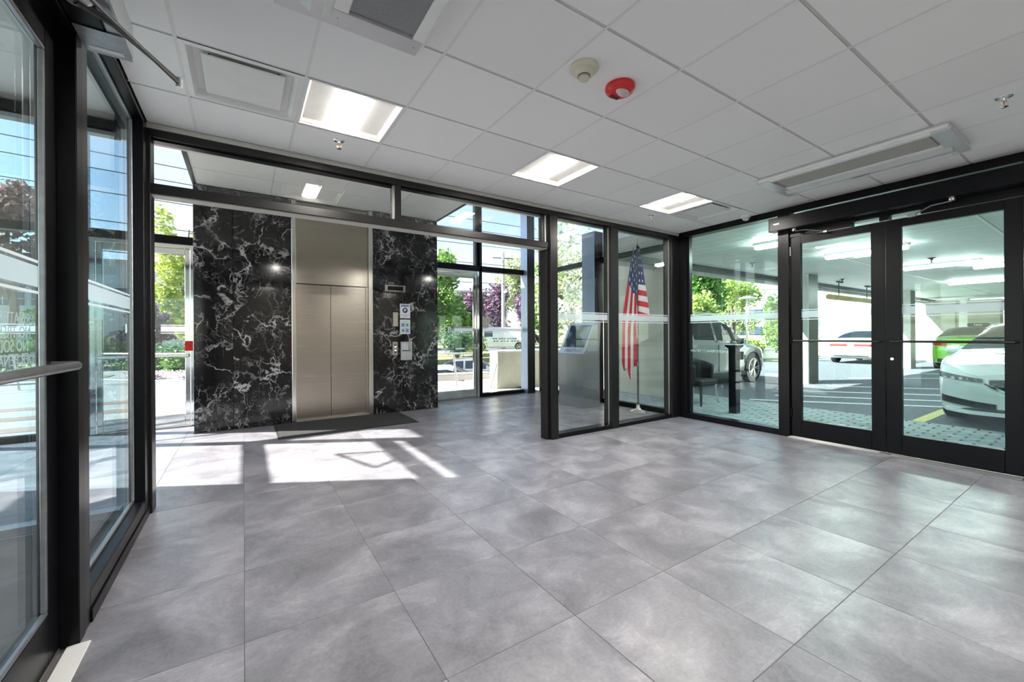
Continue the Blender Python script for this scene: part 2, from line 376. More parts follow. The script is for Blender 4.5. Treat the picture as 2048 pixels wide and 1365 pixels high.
    def grid(s, fn, nu, nv):
        vs = [fn(i / nu, j / nv) for i in range(nu + 1) for j in range(nv + 1)]
        fs = [(i * (nv + 1) + j, (i + 1) * (nv + 1) + j, (i + 1) * (nv + 1) + j + 1, i * (nv + 1) + j + 1) for i in range(nu) for j in range(nv)]
        return s.add(vs, fs)
    def mesh(s, name, mat=None, smooth=False):
        me = bpy.data.meshes.new(name); me.from_pydata(s.v, [], s.f)
        if mat: me.materials.append(M[mat])
        me.validate(); me.update()
        import bmesh
        bm = bmesh.new(); bm.from_mesh(me); bmesh.ops.recalc_face_normals(bm, faces=bm.faces); bm.to_mesh(me); bm.free()
        if smooth:
            for p in me.polygons: p.use_smooth = True
            try: me.set_sharp_from_angle(angle=math.radians(38))
            except Exception: pass
        return me
    def build(s, name, mat, parent=None, smooth=False, loc=None):
        return put(name, s.mesh(name, mat, smooth), parent, loc)
def put(name, me, parent=None, loc=None, rz=0):
    o = bpy.data.objects.new(name, me); COL.objects.link(o)
    if parent: o.parent = parent
    if loc: o.location = loc
    if rz: o.rotation_euler = (0, 0, rz)
    return o
def empty(name, loc=(0, 0, 0), rz=0, parent=None):
    o = bpy.data.objects.new(name, None); COL.objects.link(o); o.location = loc; o.rotation_euler = (0, 0, rz); o.empty_display_size = 0.1
    if parent: o.parent = parent
    return o
def tag(o, label, cat, group=None, kind=None):
    o['label'] = label; o['category'] = cat
    if group: o['group'] = group
    if kind: o['kind'] = kind
    return o
def struct(name, loc=(0, 0, 0)):
    o = empty(name, loc); o['kind'] = 'structure'; return o
def B(name, mat, parent, x0, x1, y0, y1, z0, z1, c=0.003):
    return MB().box(x0, x1, y0, y1, z0, z1, c).build(name, mat, parent)
def text(name, body, size, mat, parent, loc, normal, extrude=0.0008, align='CENTER', space=1.0, shear=0.0, sx=1.0, spacing=1.0):
    """normal: which side the lettering is read from: '-x', '+x', '-y', '+y' or a matrix"""
    cu = bpy.data.curves.new(name, 'FONT'); cu.body = body; cu.size = size; cu.align_x = align; cu.align_y = 'CENTER'; cu.extrude = extrude
    cu.space_line = space; cu.shear = shear; cu.space_character = spacing; cu.resolution_u = 4
    t = bpy.data.objects.new(name, cu); COL.objects.link(t)
    bpy.context.view_layer.update()
    me = bpy.data.meshes.new_from_object(t.evaluated_get(bpy.context.evaluated_depsgraph_get()))
    bpy.data.objects.remove(t); me.materials.clear(); me.materials.append(M[mat])
    if isinstance(normal, Matrix): R = normal
    else:
        a = {'-y': 0, '+x': math.pi / 2, '+y': math.pi, '-x': -math.pi / 2}[normal]
        R = Matrix.Rotation(a, 4, 'Z') @ Matrix.Rotation(math.pi / 2, 4, 'X')
    me.transform(Matrix.Translation(loc) @ R @ Matrix.Diagonal((sx, 1, 1, 1)))
    return put(name, me, parent)

XL, XR, YB, YE, YF, ZC = -0.58, 5.60, 3.93, 6.88, 7.55, 2.82      # walls, partition, elevator, front glazing, ceiling

# ------------------------------------------------------------------ floor
floor = struct('floor')
B('base', 'grout', floor, -3.05, 5.66, -1.7, 7.62, -0.06, -0.002, 0)
TX, TY, OX, OY = 0.6257, 0.632, -0.0052, 3.948
_tc = {}
def tile_mesh(wd, dp):
    k = (round(wd, 3), round(dp, 3))
    if k not in _tc:
        c = 0.0015; x, y = wd / 2 - 0.0012, dp / 2 - 0.0012
        vs = [(-x, -y, -0.01), (x, -y, -0.01), (x, y, -0.01), (-x, y, -0.01), (-x, -y, -c), (x, -y, -c), (x, y, -c), (-x, y, -c),
              (-x + c, -y + c, 0), (x - c, -y + c, 0), (x - c, y - c, 0), (-x + c, y - c, 0)]
        fs = [(8, 9, 10, 11)] + [(i, (i + 1) % 4, 4 + (i + 1) % 4, 4 + i) for i in range(4)] + [(4 + i, 4 + (i + 1) % 4, 8 + (i + 1) % 4, 8 + i) for i in range(4)]
        _tc[k] = MB().add(vs, fs).mesh('tile', 'porcelain')
    return _tc[k]
def lay(x0, x1, y0, y1, parent):
    for i in range(-6, 12):
        for j in range(-8, 12):
            a0, a1 = max(x0, OX + i * TX), min(x1, OX + (i + 1) * TX)
            b0, b1 = max(y0, OY - (j + 1) * TY), min(y1, OY - j * TY)
            if a1 - a0 > 0.02 and b1 - b0 > 0.02:
                put('tile', tile_mesh(a1 - a0, b1 - b0), parent, ((a0 + a1) / 2, (b0 + b1) / 2, 0))
lay(XL, XR, -1.6, OY, floor)
lay(-3.0, XR, OY, 6.8, floor)
lay(-3.0, -0.556, 6.8, 7.5, floor); lay(2.87, XR, 6.8, 7.5, floor)

# ------------------------------------------------------------------ ceiling of the vestibule
ceil = struct('ceiling')
BX = [XL] + [1.538 + 0.6097 * k for k in range(-3, 7)] + [XR]
AY = [-1.6, -0.985, -0.367, 0.25, 0.868, 1.485, 2.106, 2.732, 3.369, YB]
B('slab', 'white_paint', ceil, -0.74, 5.9, -1.7, 4.3, 2.86, 2.96, 0)
B('lobby_soffit', 'ceiling_soffit', ceil, -0.74, 5.75, 4.08, 4.30, 2.79, 2.855, 0)
LIGHT_CELLS = [(2, 7), (5, 7), (8, 7)]; DIFF_CELLS = [(1, 7), (9, 7)]
LIGHT_CELLS_UNSEEN = [(2, 1), (5, 2), (8, 1)]  # unseen lights added behind the camera to raise the interior light
_cc = {}
def ceil_tile(wd, dp):
    k = (round(wd, 3), round(dp, 3))
    if k not in _cc:
        x, y = wd / 2, dp / 2; gx, gy = 0.0075, 0.0100
        vs = [(-x + gx, -y + gy, 0), (x - gx, -y + gy, 0), (x - gx, y - gy, 0), (-x + gx, y - gy, 0),
              (-x + gx, -y + gy, 0.012), (x - gx, -y + gy, 0.012), (x - gx, y - gy, 0.012), (-x + gx, y - gy, 0.012)]
        _cc[k] = MB().add(vs, [(0, 3, 2, 1), (0, 1, 5, 4), (1, 2, 6, 5), (2, 3, 7, 6), (3, 0, 4, 7), (4, 5, 6, 7)]).mesh('tile', 'ceiling_tile')
    return _cc[k]
for i in range(len(BX) - 1):
    for j in range(len(AY) - 1):
        if (i, j) in LIGHT_CELLS + DIFF_CELLS + LIGHT_CELLS_UNSEEN: continue
        put('tile', ceil_tile(BX[i + 1] - BX[i], AY[j + 1] - AY[j]), ceil, ((BX[i] + BX[i + 1]) / 2, (AY[j] + AY[j + 1]) / 2, ZC))
for x in BX[1:-1]: B('grid_bar', 'grid_white', ceil, x - 0.0085, x + 0.0085, -1.6, YB, ZC - 0.0008, ZC + 0.02, 0)
for y in AY[1:-1]: B('grid_bar', 'ceiling_joint', ceil, XL, XR, y - 0.0085, y + 0.0085, ZC + 0.004, ZC + 0.018, 0)

# ------------------------------------------------------------------ wall_back: glazed partition to the lobby
wb = struct('wall_back'); D0, D1, YG = YB, 4.08, 4.0
def film_on(parent, axis, fixed, a0, a1, zs=((1.552, 1.562, 'film_white'), (1.462, 1.540, 'film_frost'), (1.436, 1.446, 'film_white'))):
    for z0, z1, m in zs:
        if axis == 'y': MB().box(a0, a1, fixed - 0.0008, fixed + 0.0008, z0, z1).build('film_stripe', m, parent)
        else: MB().box(fixed - 0.0008, fixed + 0.0008, a0, a1, z0, z1).build('film_stripe', m, parent)
B('head', 'frame_bronze', wb, XL, XR, D0, D1, 2.724, 2.78)
for a, b in ((XL, 3.3), (3.302, 4.2), (4.202, XR)): B('ceiling_trim', 'cream_trim', wb, a, b, D0 - 0.006, D1, 2.781, ZC, 0.002)
B('transom_bar', 'frame_bronze', wb, XL + 0.02, 3.06, D0, D1, 2.315, 2.388, 0.004)
B('transom_reflection', 'cream_trim', wb, XL + 0.02, 3.06, D0 + 0.02, D1 - 0.01, 2.308, 2.315, 0)  # cream underside painted as light reflected beneath the dark bar
B('jamb', 'frame_bronze', wb, XL, XL + 0.022, D0, D1, 0, 2.724)
B('transom_mullion', 'frame_bronze', wb, 1.212, 1.274, D0, D1, 2.388, 2.724)
B('post', 'frame_bronze', wb, 3.10, 3.21, D0, D1 - 0.02, 0, 2.724, 0.004)
B('post', 'frame_bronze', wb, 3.06, 3.10, D0 + 0.04, D1 + 0.02, 0, 2.724, 0.004)
B('mullion', 'frame_bronze', wb, 4.13, 4.27, D0, D1, 0, 2.724)
B('end_jamb', 'frame_bronze', wb, 5.42, XR, D0, D1, 0, 2.724)
B('sill', 'frame_black', wb, 3.21, 4.13, D0 + 0.01, D1, 0, 0.055); B('sill', 'frame_black', wb, 4.27, 5.42, D0 + 0.01, D1, 0, 0.055)
for a, b, z0, z1 in ((XL + 0.022, 1.212, 2.388, 2.724), (1.274, 3.06, 2.388, 2.724), (3.21, 4.13, 0.055, 2.724), (4.27, 5.42, 0.055, 2.724)):
    B('pane', 'glass_clear', wb, a, b, YG - 0.005, YG + 0.005, z0, z1, 0)
    for e in ((b - 0.012, b),): B('bead', 'bead_alu', wb, e[0], e[1], YG - 0.03, YG - 0.012, z0, z1, 0)
    B('bead', 'frame_black', wb, a, b - 0.012, YG - 0.03, YG - 0.012, z1 - 0.012, z1, 0)
for a, b in ((3.21, 4.13), (4.27, 5.42)): film_on(wb, 'y', YG - 0.008, a, b - 0.013)

# ------------------------------------------------------------------ wall_right: glazing and double doors to the car park
wr = struct('wall_right'); XG = 5.66
B('head', 'frame_black', wr, XR, 5.75, -1.6, 4.08, 2.742, ZC + 0.02)
B('corner_post', 'frame_black', wr, XR, 5.75, 3.80, 4.08, 0, 2.742)
B('sill', 'frame_black', wr, XR, 5.75, 2.52, 3.80, 0, 0.075)
B('post', 'frame_black', wr, XR - 0.005, 5.75, 2.395, 2.52, 0, 2.742)
B('post', 'frame_black', wr, XR - 0.005, 5.75, 0.42, 0.565, 0, 2.742)
B('pane', 'glass_teal', wr, XG - 0.005, XG + 0.005, 2.52, 3.80, 0.075, 2.742, 0)
B('bead', 'frame_black', wr, XG - 0.03, XG - 0.01, 3.77, 3.80, 0.075, 2.742, 0); B('bead', 'bead_alu', wr, XG - 0.025, XG - 0.01, 2.52, 2.528, 0.075, 2.742, 0)
B('transom_pane', 'glass_teal', wr, XG - 0.005, XG + 0.005, 0.565, 2.395, 2.56, 2.742, 0)
B('door_header', 'frame_black', wr, 5.62, 5.75, 0.565, 2.395, 2.495, 2.56)
for a, b in ((0.565, 1.215), (1.465, 1.535), (1.785, 2.395)): B('header_filler', 'frame_black', wr, 5.62, 5.75, a, b, 2.452, 2.495, 0)
for a, b in ((1.215, 1.465), (1.535, 1.785)): B('vision_lite', 'glass_teal', wr, XG - 0.004, XG + 0.004, a, b, 2.452, 2.495, 0)
film_on(wr, 'x', XG - 0.008, 2.53, 3.77)
B('pane', 'glass_teal', wr, XG - 0.005, XG + 0.005, -1.6, 0.42, 0.075, 2.742, 0); B('sill', 'frame_black', wr, XR, 5.75, -1.6, 0.42, 0, 0.075)
text('lettering', 'PRIVATE PROPERTY\nNO TRESPASSING\nNO SOLICITING', 0.062, 'vinyl_black', wr, (XG + 0.0065, 3.20, 1.335), '+x', 0.0006, space=0.95)
text('lettering', 'UNDER PENALTY OF LAW', 0.05, 'vinyl_white', wr, (XG + 0.0065, 3.50, 1.02), '+x', 0.0006)

def door_leaf(name, y0, y1, g0, g1, hinge_hi, x=5.66, mat='frame_black', gl='glass_teal', zt=2.445, gz0=0.222, gz1=2.36, bar_side=-1):
    d = struct(name)
    B('stile', mat, d, x - 0.03, x + 0.03, y0, g0, 0.015, zt); B('stile', mat, d, x - 0.03, x + 0.03, g1, y1, 0.015, zt)
    B('bottom_rail', mat, d, x - 0.03, x + 0.03, g0, g1, 0.015, gz0); B('top_rail', mat, d, x - 0.03, x + 0.03, g0, g1, gz1, zt)
    p = B('pane', gl, d, x - 0.004, x + 0.004, g0, g1, gz0, gz1, 0)
    film_on(d, 'x', x + bar_side * 0.006, g0, g1)
    xb = x + bar_side * 0.075
    bar = MB().path([(x + bar_side * 0.03, y0 + 0.03, 1.182), (xb, y0 + 0.045, 1.182), (xb, y1 - 0.045, 1.182), (x + bar_side * 0.03, y1 - 0.03, 1.182)], 0.0125, 10).build('push_bar', 'black_plastic', d, True)
    return d
d1 = door_leaf('door_1', 1.492, 2.39, 1.61, 2.282, True)
d2 = door_leaf('door_2', 0.57, 1.486, 0.68, 1.366, False)
MB().lathe([(0.0, 0), (0.014, 0), (0.014, 0.012), (0.0, 0.012)], (5.628, 1.44, 1.0), 14, 'X').build('lock_cylinder', 'chrome', d2, True)
for d, y in ((d1, 2.375),):
    for z in (2.28, 1.2, 0.3): MB().tube((5.622, y + 0.012, z - 0.055), (5.622, y + 0.012, z + 0.055), 0.011, n=10).build('hinge', 'bead_alu' if z > 2 else 'frame_black', d)
# threshold
th = struct('trim_1')
B('saddle', 'steel_grey', th, 5.53, 5.70, 0.57, 2.40, 0.0, 0.006, 0.002)
for k in range(5): B('ridge', 'bead_alu', th, 5.54 + k * 0.020, 5.549 + k * 0.020, 0.575, 2.395, 0.006, 0.013, 0.002)
B('stop_plate', 'bead_alu', th, 5.535, 5.60, 1.44, 1.53, 0.0135, 0.019, 0.002)

# ------------------------------------------------------------------ wall_left: window and entrance door
wl = struct('wall_left'); XP = -0.655
XP, XB, XF = -0.655, -0.662, -0.632          # glass, back and front of the slim frames
B('head', 'frame_black', wl, -0.70, XL, -1.6, 4.08, 2.775, ZC + 0.03)
B('corner_post', 'frame_black', wl, XB, XL + 0.004, 3.80, 4.08, 0, 2.775)
B('post', 'frame_black', wl, XB, XL + 0.006, 2.42, 2.50, 0, 2.775, 0.004)
B('post', 'frame_bronze', wl, XB, XL + 0.002, 2.50, 2.58, 0, 2.775, 0.004)
B('sill', 'frame_bronze', wl, XB, XL + 0.002, 2.58, 3.80, 0.06, 0.138, 0.006)
B('base_rail', 'frame_black', wl, XB, XL + 0.010, 2.58, 3.98, 0, 0.06)
B('bead', 'bead_alu', wl, XP + 0.006, XF, 2.58, 3.80, 0.138, 0.155); B('bead', 'steel_grey', wl, XP + 0.006, XF, 3.785, 3.80, 0.155, 2.76); B('bead', 'steel_grey', wl, XP + 0.006, XF, 2.58, 3.80, 2.76, 2.775)
B('pane', 'glass_blue', wl, XP - 0.005, XP + 0.005, 2.58, 3.80, 0.138, 2.775, 0)
film_on(wl, 'x', XP + 0.007, 2.58, 3.785)
B('door_header', 'frame_black', wl, XB, XL - 0.002, 0.14, 2.42, 2.535, 2.60)
B('transom_pane', 'glass_blue', wl, XP - 0.005, XP + 0.005, -1.6, 2.42, 2.60, 2.775, 0)
B('far_post', 'frame_black', wl, XB, XL + 0.006, 0.02, 0.14, 0, 2.775)
B('pane', 'glass_blue', wl, XP - 0.005, XP + 0.005, -1.6, 0.02, 0.1, 2.60, 0)
d3 = struct('door_3')
for a, b in ((1.30, 1.40), (2.307, 2.412)): B('stile', 'frame_black', d3, XB, XF, a, b, 0.015, 2.53)
B('glazing_bead', 'steel_grey', d3, XP + 0.006, XF, 2.29, 2.307, 0.225, 2.37)
B('glazing_bead', 'steel_grey', d3, XP + 0.006, XF, 1.40, 2.307, 2.37, 2.387); B('glazing_bead', 'steel_grey', d3, XP + 0.006, XF, 1.40, 2.307, 0.208, 0.225)
B('bottom_rail', 'frame_black', d3, XB, XF, 1.40, 2.307, 0.015, 0.208); B('top_rail', 'frame_black', d3, XB, XF, 1.40, 2.307, 2.387, 2.53)
B('pane', 'glass_blue', d3, XP - 0.005, XP + 0.005, 1.40, 2.307, 0.208, 2.387, 0)
film_on(d3, 'x', XP + 0.007, 1.40, 2.29)
bar = MB()
bar.path([(XF, 2.36, 1.160), (-0.572, 2.355, 1.160), (-0.558, 2.33, 1.160), (-0.558, 1.36, 1.160), (-0.572, 1.33, 1.160), (XF, 1.325, 1.160)], 0.018, 12)
bar.build('push_bar', 'steel_grey', d3, True)
text('lettering', 'PRIVATE PROPERTY\nNO TRESPASSING\nNO SOLICITING\nUNDER PENALTY OF LAW', 0.06, 'film_white', d3, (XP - 0.0065, 2.03, 1.265), '-x', 0.0006, space=0.80)
d4 = struct('door_4')
for a, b in ((0.15, 0.25), (1.19, 1.29)): B('stile', 'frame_black', d4, XB, XF, a, b, 0.015, 2.53)
B('bottom_rail', 'frame_black', d4, XB, XF, 0.25, 1.19, 0.015, 0.208); B('top_rail', 'frame_black', d4, XB, XF, 0.25, 1.19, 2.387, 2.53)
B('pane', 'glass_blue', d4, XP - 0.005, XP + 0.005, 0.25, 1.19, 0.208, 2.387, 0)
th2 = struct('trim_2')
B('saddle', 'white_metal', th2, -0.612, -0.540, 0.15, 2.42, 0.0, 0.008, 0.002)
for k in range(5): B('ridge', 'bead_alu', th2, -0.745 + k * 0.026, -0.734 + k * 0.026, 0.15, 2.42, 0.0, 0.012, 0.002)
# near wall behind the camera
wn = struct('wall_near'); B('panel', 'lilac_dark', wn, -0.74, 5.75, -1.75, -1.6, 0, ZC, 0)

# ------------------------------------------------------------------ lobby shell
we = struct('wall_elevator')
def slab(x0, x1, z0, z1, y0=YE, y1=YE + 0.05): B('marble_slab', 'black_marble', we, x0, x1, y0, y1, z0, z1, 0.002)
EL, ER = -0.556, 2.87
for a, b in ((EL, -0.126), (-0.122, 0.586), (1.755, 2.467), (2.471, ER)): slab(a, b, 0, 3.298)
B('marble_slab', 'black_marble', we, EL, EL + 0.03, YE + 0.05, YF, 0, 3.298, 0.002)
B('marble_slab', 'black_marble', we, ER - 0.03, ER, YE + 0.05, YF, 0, 3.298, 0.002)
B('core', 'concrete', we, EL + 0.031, ER - 0.031, YE + 0.14, 9.2, 0, 4.3, 0)
door = struct('door_5')
B('jamb', 'steel_polish', door, 0.588, 0.645, YE - 0.012, YE + 0.09, 0, 3.29, 0.004); B('jamb', 'steel_polish', door, 1.692, 1.753, YE - 0.012, YE + 0.09, 0, 3.29, 0.004)
B('transom_panel', 'steel_brushed', door, 0.645, 1.692, YE + 0.06, YE + 0.09, 2.065, 3.29, 0.003)
B('door_gap', 'joint_dark', door, 0.645, 1.692, YE + 0.10, YE + 0.115, 0.012, 2.066, 0)
B('door_panel', 'steel_brushed', door, 0.645, 1.128, YE + 0.075, YE + 0.10, 0.012, 2.058, 0.002)
B('door_panel', 'steel_brushed', door, 1.1335, 1.692, YE + 0.075, YE + 0.10, 0.012, 2.058, 0.002)
B('side_return', 'steel_brushed', door, 1.655, 1.692, YE + 0.05, YE + 0.074, 0, 2.06, 0.002)
B('sill', 'steel_grey', door, 0.645, 1.692, YE - 0.01, YE + 0.1, 0.001, 0.011, 0)
# dropped ceiling in front of the elevator
cl = struct('ceiling_lobby')
B('slab', 'ceiling_soffit', cl, EL + 0.02, ER, 4.32, YE + 0.14, 3.312, 3.40, 0)
xs = [EL + 0.04 + i * (ER - EL - 0.06) / 4 for i in range(5)]; ys = [4.34 + i * (YE - 4.36) / 4 for i in range(5)]
for i in range(4):
    for j in range(4): B('panel', 'ceiling_soffit', cl, xs[i] + 0.006, xs[i + 1] - 0.006, ys[j] + 0.006, ys[j + 1] - 0.006, 3.30, 3.311, 0)
B('edge_trim', 'frame_black', cl, EL - 0.005, EL + 0.035, 4.32, YE, 3.29, 3.40, 0); B('edge_trim', 'frame_black', cl, ER - 0.015, ER + 0.012, 4.32, YE, 3.29, 3.40, 0)
B('roof', 'white_paint', cl, -3.15, 5.95, 4.08, 8.65, 4.3, 4.45, 0)  # eave stretched forward out of view to keep sun off the garden wall
wu = struct('wall_upper'); B('panel', 'white_paint', wu, -3.1, 5.75, 4.18, 4.30, 2.86, 4.3, 0)
# front glazing of the lobby
wf = struct('wall_front'); Y0, Y1 = YF - 0.06, YF + 0.06
def front(x0, x1):
    B('header', 'frame_black', wf, x0, x1, Y0, Y1, 2.59, 2.70)
    B('top_rail', 'frame_black', wf, x0, x1, Y0, Y1, 4.2, 4.3)
front(-3.0, EL); front(ER, 5.15)
B('mullion', 'frame_black', wf, 4.05, 4.11, Y0, Y1, 0, 4.2); B('fin', 'frame_bronze', wf, 3.985, 4.05, YF + 0.0, YF + 0.1, 2.70, 4.2)
B('mullion', 'frame_black', wf, -1.74, -1.68, Y0, Y1, 0, 4.2)
B('corner_post', 'frame_black', wf, -3.06, -2.94, 7.49, 7.61, 0, 4.3)
B('sill', 'frame_black', wf, 4.11, 5.15, Y0, Y1, 0, 0.075); B('sill', 'frame_black', wf, -2.94, -1.74, Y0, Y1, 0, 0.075)
for a, b, z0, z1 in ((4.11, 5.15, 0.075, 2.59), (4.11, 5.15, 2.70, 4.2), (ER, 4.05, 2.70, 4.2), (-1.68, EL, 2.70, 4.2), (-2.94, -1.74, 2.70, 4.2), (-2.94, -1.74, 0.075, 2.59)):
    B('pane', 'glass_clear', wf, a, b, YF - 0.005, YF + 0.005, z0, z1, 0)
WF = ((1.436, 1.446, 'film_white'), (1.35, 1.42, 'film_white'), (1.325, 1.333, 'film_white'))
film_on(wf, 'y', YF - 0.008, 4.11, 5.15, WF); film_on(wf, 'y', YF - 0.008, -2.94, -1.74, WF)
B('corner_column', 'frame_bronze', wf, 5.15, 5.345, 7.35, 7.60, 0, 4.3, 0.004)
B('column_cladding', 'column_blue', wf, 5.144, 5.149, 7.352, 7.598, 0.0, 4.3, 0)  # thin side sheet, sky light on the column painted in blue
def chrome_door(name, x0, x1, numx, numtxt, hinge_left):
    d = struct(name)
    B('frame', 'chrome', d, x0, x0 + 0.055, YF - 0.05, YF + 0.05, 0, 2.585); B('frame', 'chrome', d, x1 - 0.055, x1, YF - 0.05, YF + 0.05, 0, 2.585)
    B('frame', 'chrome', d, x0 + 0.055, x1 - 0.055, YF - 0.05, YF + 0.05, 2.535, 2.585)
    a, b = x0 + 0.06, x1 - 0.06
    B('stile', 'chrome', d, a, a + 0.06, YF - 0.025, YF + 0.025, 0.01, 2.53, 0.006); B('stile', 'chrome', d, b - 0.06, b, YF - 0.025, YF + 0.025, 0.01, 2.53, 0.006)
    B('top_rail', 'chrome', d, a + 0.06, b - 0.06, YF - 0.025, YF + 0.025, 2.44, 2.53, 0.006); B('bottom_rail', 'chrome', d, a + 0.06, b - 0.06, YF - 0.025, YF + 0.025, 0.01, 0.17, 0.006)
    B('pane', 'glass_clear', d, a + 0.06, b - 0.06, YF - 0.004, YF + 0.004, 0.17, 2.44, 0)
    B('push_bar', 'chrome', d, a + 0.01, b - 0.01, YF - 0.085, YF - 0.045, 0.985, 1.03, 0.008)
    B('bar_end', 'black_plastic', d, (a + b) / 2, (a + b) / 2 + 0.02, YF - 0.087, YF - 0.044, 0.983, 1.032, 0)
    text('house_number', numtxt, 0.175, 'film_white', d, (numx, YF + 0.0055, 1.385), '+y', 0.0006)
    film_on(d, 'y', YF - 0.006, numx + 0.23, b - 0.06, WF)
    return d
d6 = chrome_door('door_6', 2.88, 4.045, 3.27, '8331', True)
d7 = chrome_door('door_7', -1.675, -0.585, -1.20, '8331', False)
B('sticker', 'sticker_red', d7, -0.705, -0.612, YF - 0.0525, YF - 0.0505, 1.075, 1.215, 0)
B('sticker', 'sticker_red', d6, 2.89, 2.935, YF - 0.0525, YF - 0.0505, 1.06, 1.17, 0)
MB().path([(2.93, YF - 0.03, 1.66), (2.93, YF - 0.08, 1.64), (2.93, YF - 0.08, 1.36), (2.93, YF - 0.03, 1.34)], 0.012, 8).build('pull_handle', 'black_plastic', d6, True)
# side walls of the lobby
wlr = struct('wall_lobby_right')
B('header', 'frame_bronze', wlr, 5.60, 5.70, 4.08, 7.55, 2.62, 2.72); B('sill', 'frame_black', wlr, 5.60, 5.70, 4.08, 7.55, 0, 0.08)
B('column', 'frame_bronze', wlr, 5.45, 5.67, 5.60, 5.94, 0, 3.2, 0.004); B('mullion', 'frame_black', wlr, 5.60, 5.70, 5.40, 5.47, 0.08, 2.62)
B('column_cladding', 'column_blue', wlr, 5.444, 5.449, 5.602, 5.938, 0.0, 3.2, 0)
B('mullion', 'frame_black', wlr, 5.60, 5.70, 7.45, 7.55, 0, 4.3); B('top_rail', 'frame_black', wlr, 5.60, 5.70, 4.3, 7.45, 4.0, 4.3)
B('pane', 'glass_clear', wlr, 5.645, 5.655, 4.08, 7.45, 0.08, 2.62, 0); B('pane', 'glass_clear', wlr, 5.645, 5.655, 4.3, 7.45, 2.72, 4.2, 0)
B('pane', 'glass_clear', wf, 5.345, 5.60, YF - 0.005, YF + 0.005, 0.075, 4.2, 0)
wll = struct('wall_lobby_left')
B('panel', 'cream_wall', wll, -3.12, -3.0, 4.0, 5.92, 0, 4.3, 0)
B('header', 'frame_black', wll, -3.06, -2.97, 5.92, 7.49, 2.60, 2.73); B('top_rail', 'frame_black', wll, -3.06, -2.97, 5.92, 7.49, 3.73, 3.86); B('head_panel', 'frame_black', wll, -3.06, -2.97, 5.92, 7.49, 4.0, 4.3)
B('sill', 'frame_black', wll, -3.06, -2.97, 5.92, 7.49, 0, 0.08)
for z0, z1 in ((0.08, 2.60), (2.73, 3.73), (3.86, 4.2)): B('pane', 'glass_clear', wll, -3.02, -3.01, 5.92, 7.49, z0, z1, 0)
SA, SB, SD, SE = (-2.90, 6.83, 3.21), (-2.90, 6.24, 3.40), (-2.90, 6.64, 3.68), (-2.90, 6.90, 3.64)
for p, q in ((SA, SB), (SB, SD), (SA, SE)): MB().tube(p, q, 0.020, n=8).build('stay_rod', 'frame_black', wll)  # unseen rods added to cast the triangle of thin shadows on the floor
for p in (SD, SE): MB().tube(p, (p[0] - 0.08, p[1], 3.75), 0.02, n=8).build('stay_bracket', 'frame_black', wll)
# partition of the lobby towards the covered walk on the left
wo = struct('wall_outer')
B('head', 'frame_bronze', wo, -3.0, -0.74, D0, D1, 2.70, 2.79); B('sill', 'bead_alu', wo, -3.0, -0.74, 3.98, 4.08, 0, 0.05)
B('pane', 'glass_blue', wo, -3.0, -0.74, YG - 0.005, YG + 0.005, 0.05, 2.70, 0)
B('soffit', 'ceiling_soffit', wo, -3.0, -0.74, 4.08, 4.30, 2.79, 2.86, 0)
cc = struct('ceiling_canopy'); B('slab', 'ceiling_soffit', cc, -6.5, -0.74, -6, 4.08, 2.82, 2.95, 0); B('sun_block_beam', 'concrete', cc, -6.5, -3.125, 4.0, 4.2, 1.9, 2.95, 0)  # unseen beam added to stop a sun streak; slab lengthened for shade

# ------------------------------------------------------------------ copies
def kids(o): return [c for c in bpy.data.objects if c.parent == o]
def dup(root, loc, rz=None, label=None):
    r = root.copy(); COL.objects.link(r); r.location = loc
    if rz is not None: r.rotation_euler = (0, 0, rz)
    if label: r['label'] = label
    for ch in kids(root):
        c = ch.copy(); COL.objects.link(c); c.parent = r
        for g in kids(ch):
            d = g.copy(); COL.objects.link(d); d.parent = c
    return r

# ------------------------------------------------------------------ recessed ceiling lights
def make_troffer():
    t = empty('ceiling_light', (0, 0, 0)); W, H = 0.295, 0.305
    fr = MB()
    for a in ((-W - 0.003, -W + 0.012, -H, H), (W - 0.012, W + 0.003, -H, H), (-W, W, -H - 0.003, -H + 0.012), (-W, W, H - 0.012, H + 0.003)): fr.box(a[0], a[1], a[2], a[3], -0.002, 0.012)
    fr.build('frame', 'white_metal', t)
    bs = MB(); n = 10                                        # two curved reflector wings beside the lens
    for s in (-1, 1):
        bs.grid(lambda u, v, s=s: (s * (0.10 + u * (W - 0.112)), -H + 0.012 + v * (2 * H - 0.024), 0.012 + 0.10 * max(0, math.cos(u * math.pi / 2)) ** 0.7), n, 1)
    bs.build('reflector', 'basket_cream', t, True)
    for s in (-1, 1):
        ends = MB(); ends.box(-W + 0.012, W - 0.012, s * (H - 0.012), s * (H - 0.020), 0.010, 0.13)
        ends.build('end_plate', 'basket_cream', t)
        MB().path([(sx * (0.10 + u * (W - 0.112)), s * (H - 0.07), 0.009 + 0.10 * max(0, math.cos(u * math.pi / 2)) ** 0.7) for sx in (1,) for u in [i / 8 for i in range(9)]], 0.002, 6).build('trim_wire', 'cream_trim', t)
    B('lamp_box', 'white_metal', t, -0.10, 0.10, -H + 0.02, H - 0.02, 0.085, 0.13, 0)
    lens = MB(); lens.grid(lambda u, v: (0.10 * math.sin(-math.pi / 2 + u * math.pi), -H + 0.05 + v * (2 * H - 0.10), 0.075 - 0.052 * math.cos(-math.pi / 2 + u * math.pi)), 14, 1)
    lens.build('lens', 'lamp_on', t, True)
    return t
tro = make_troffer(); first = True
CELL = lambda i, j: ((BX[i] + BX[i + 1]) / 2, (AY[j] + AY[j + 1]) / 2, ZC)
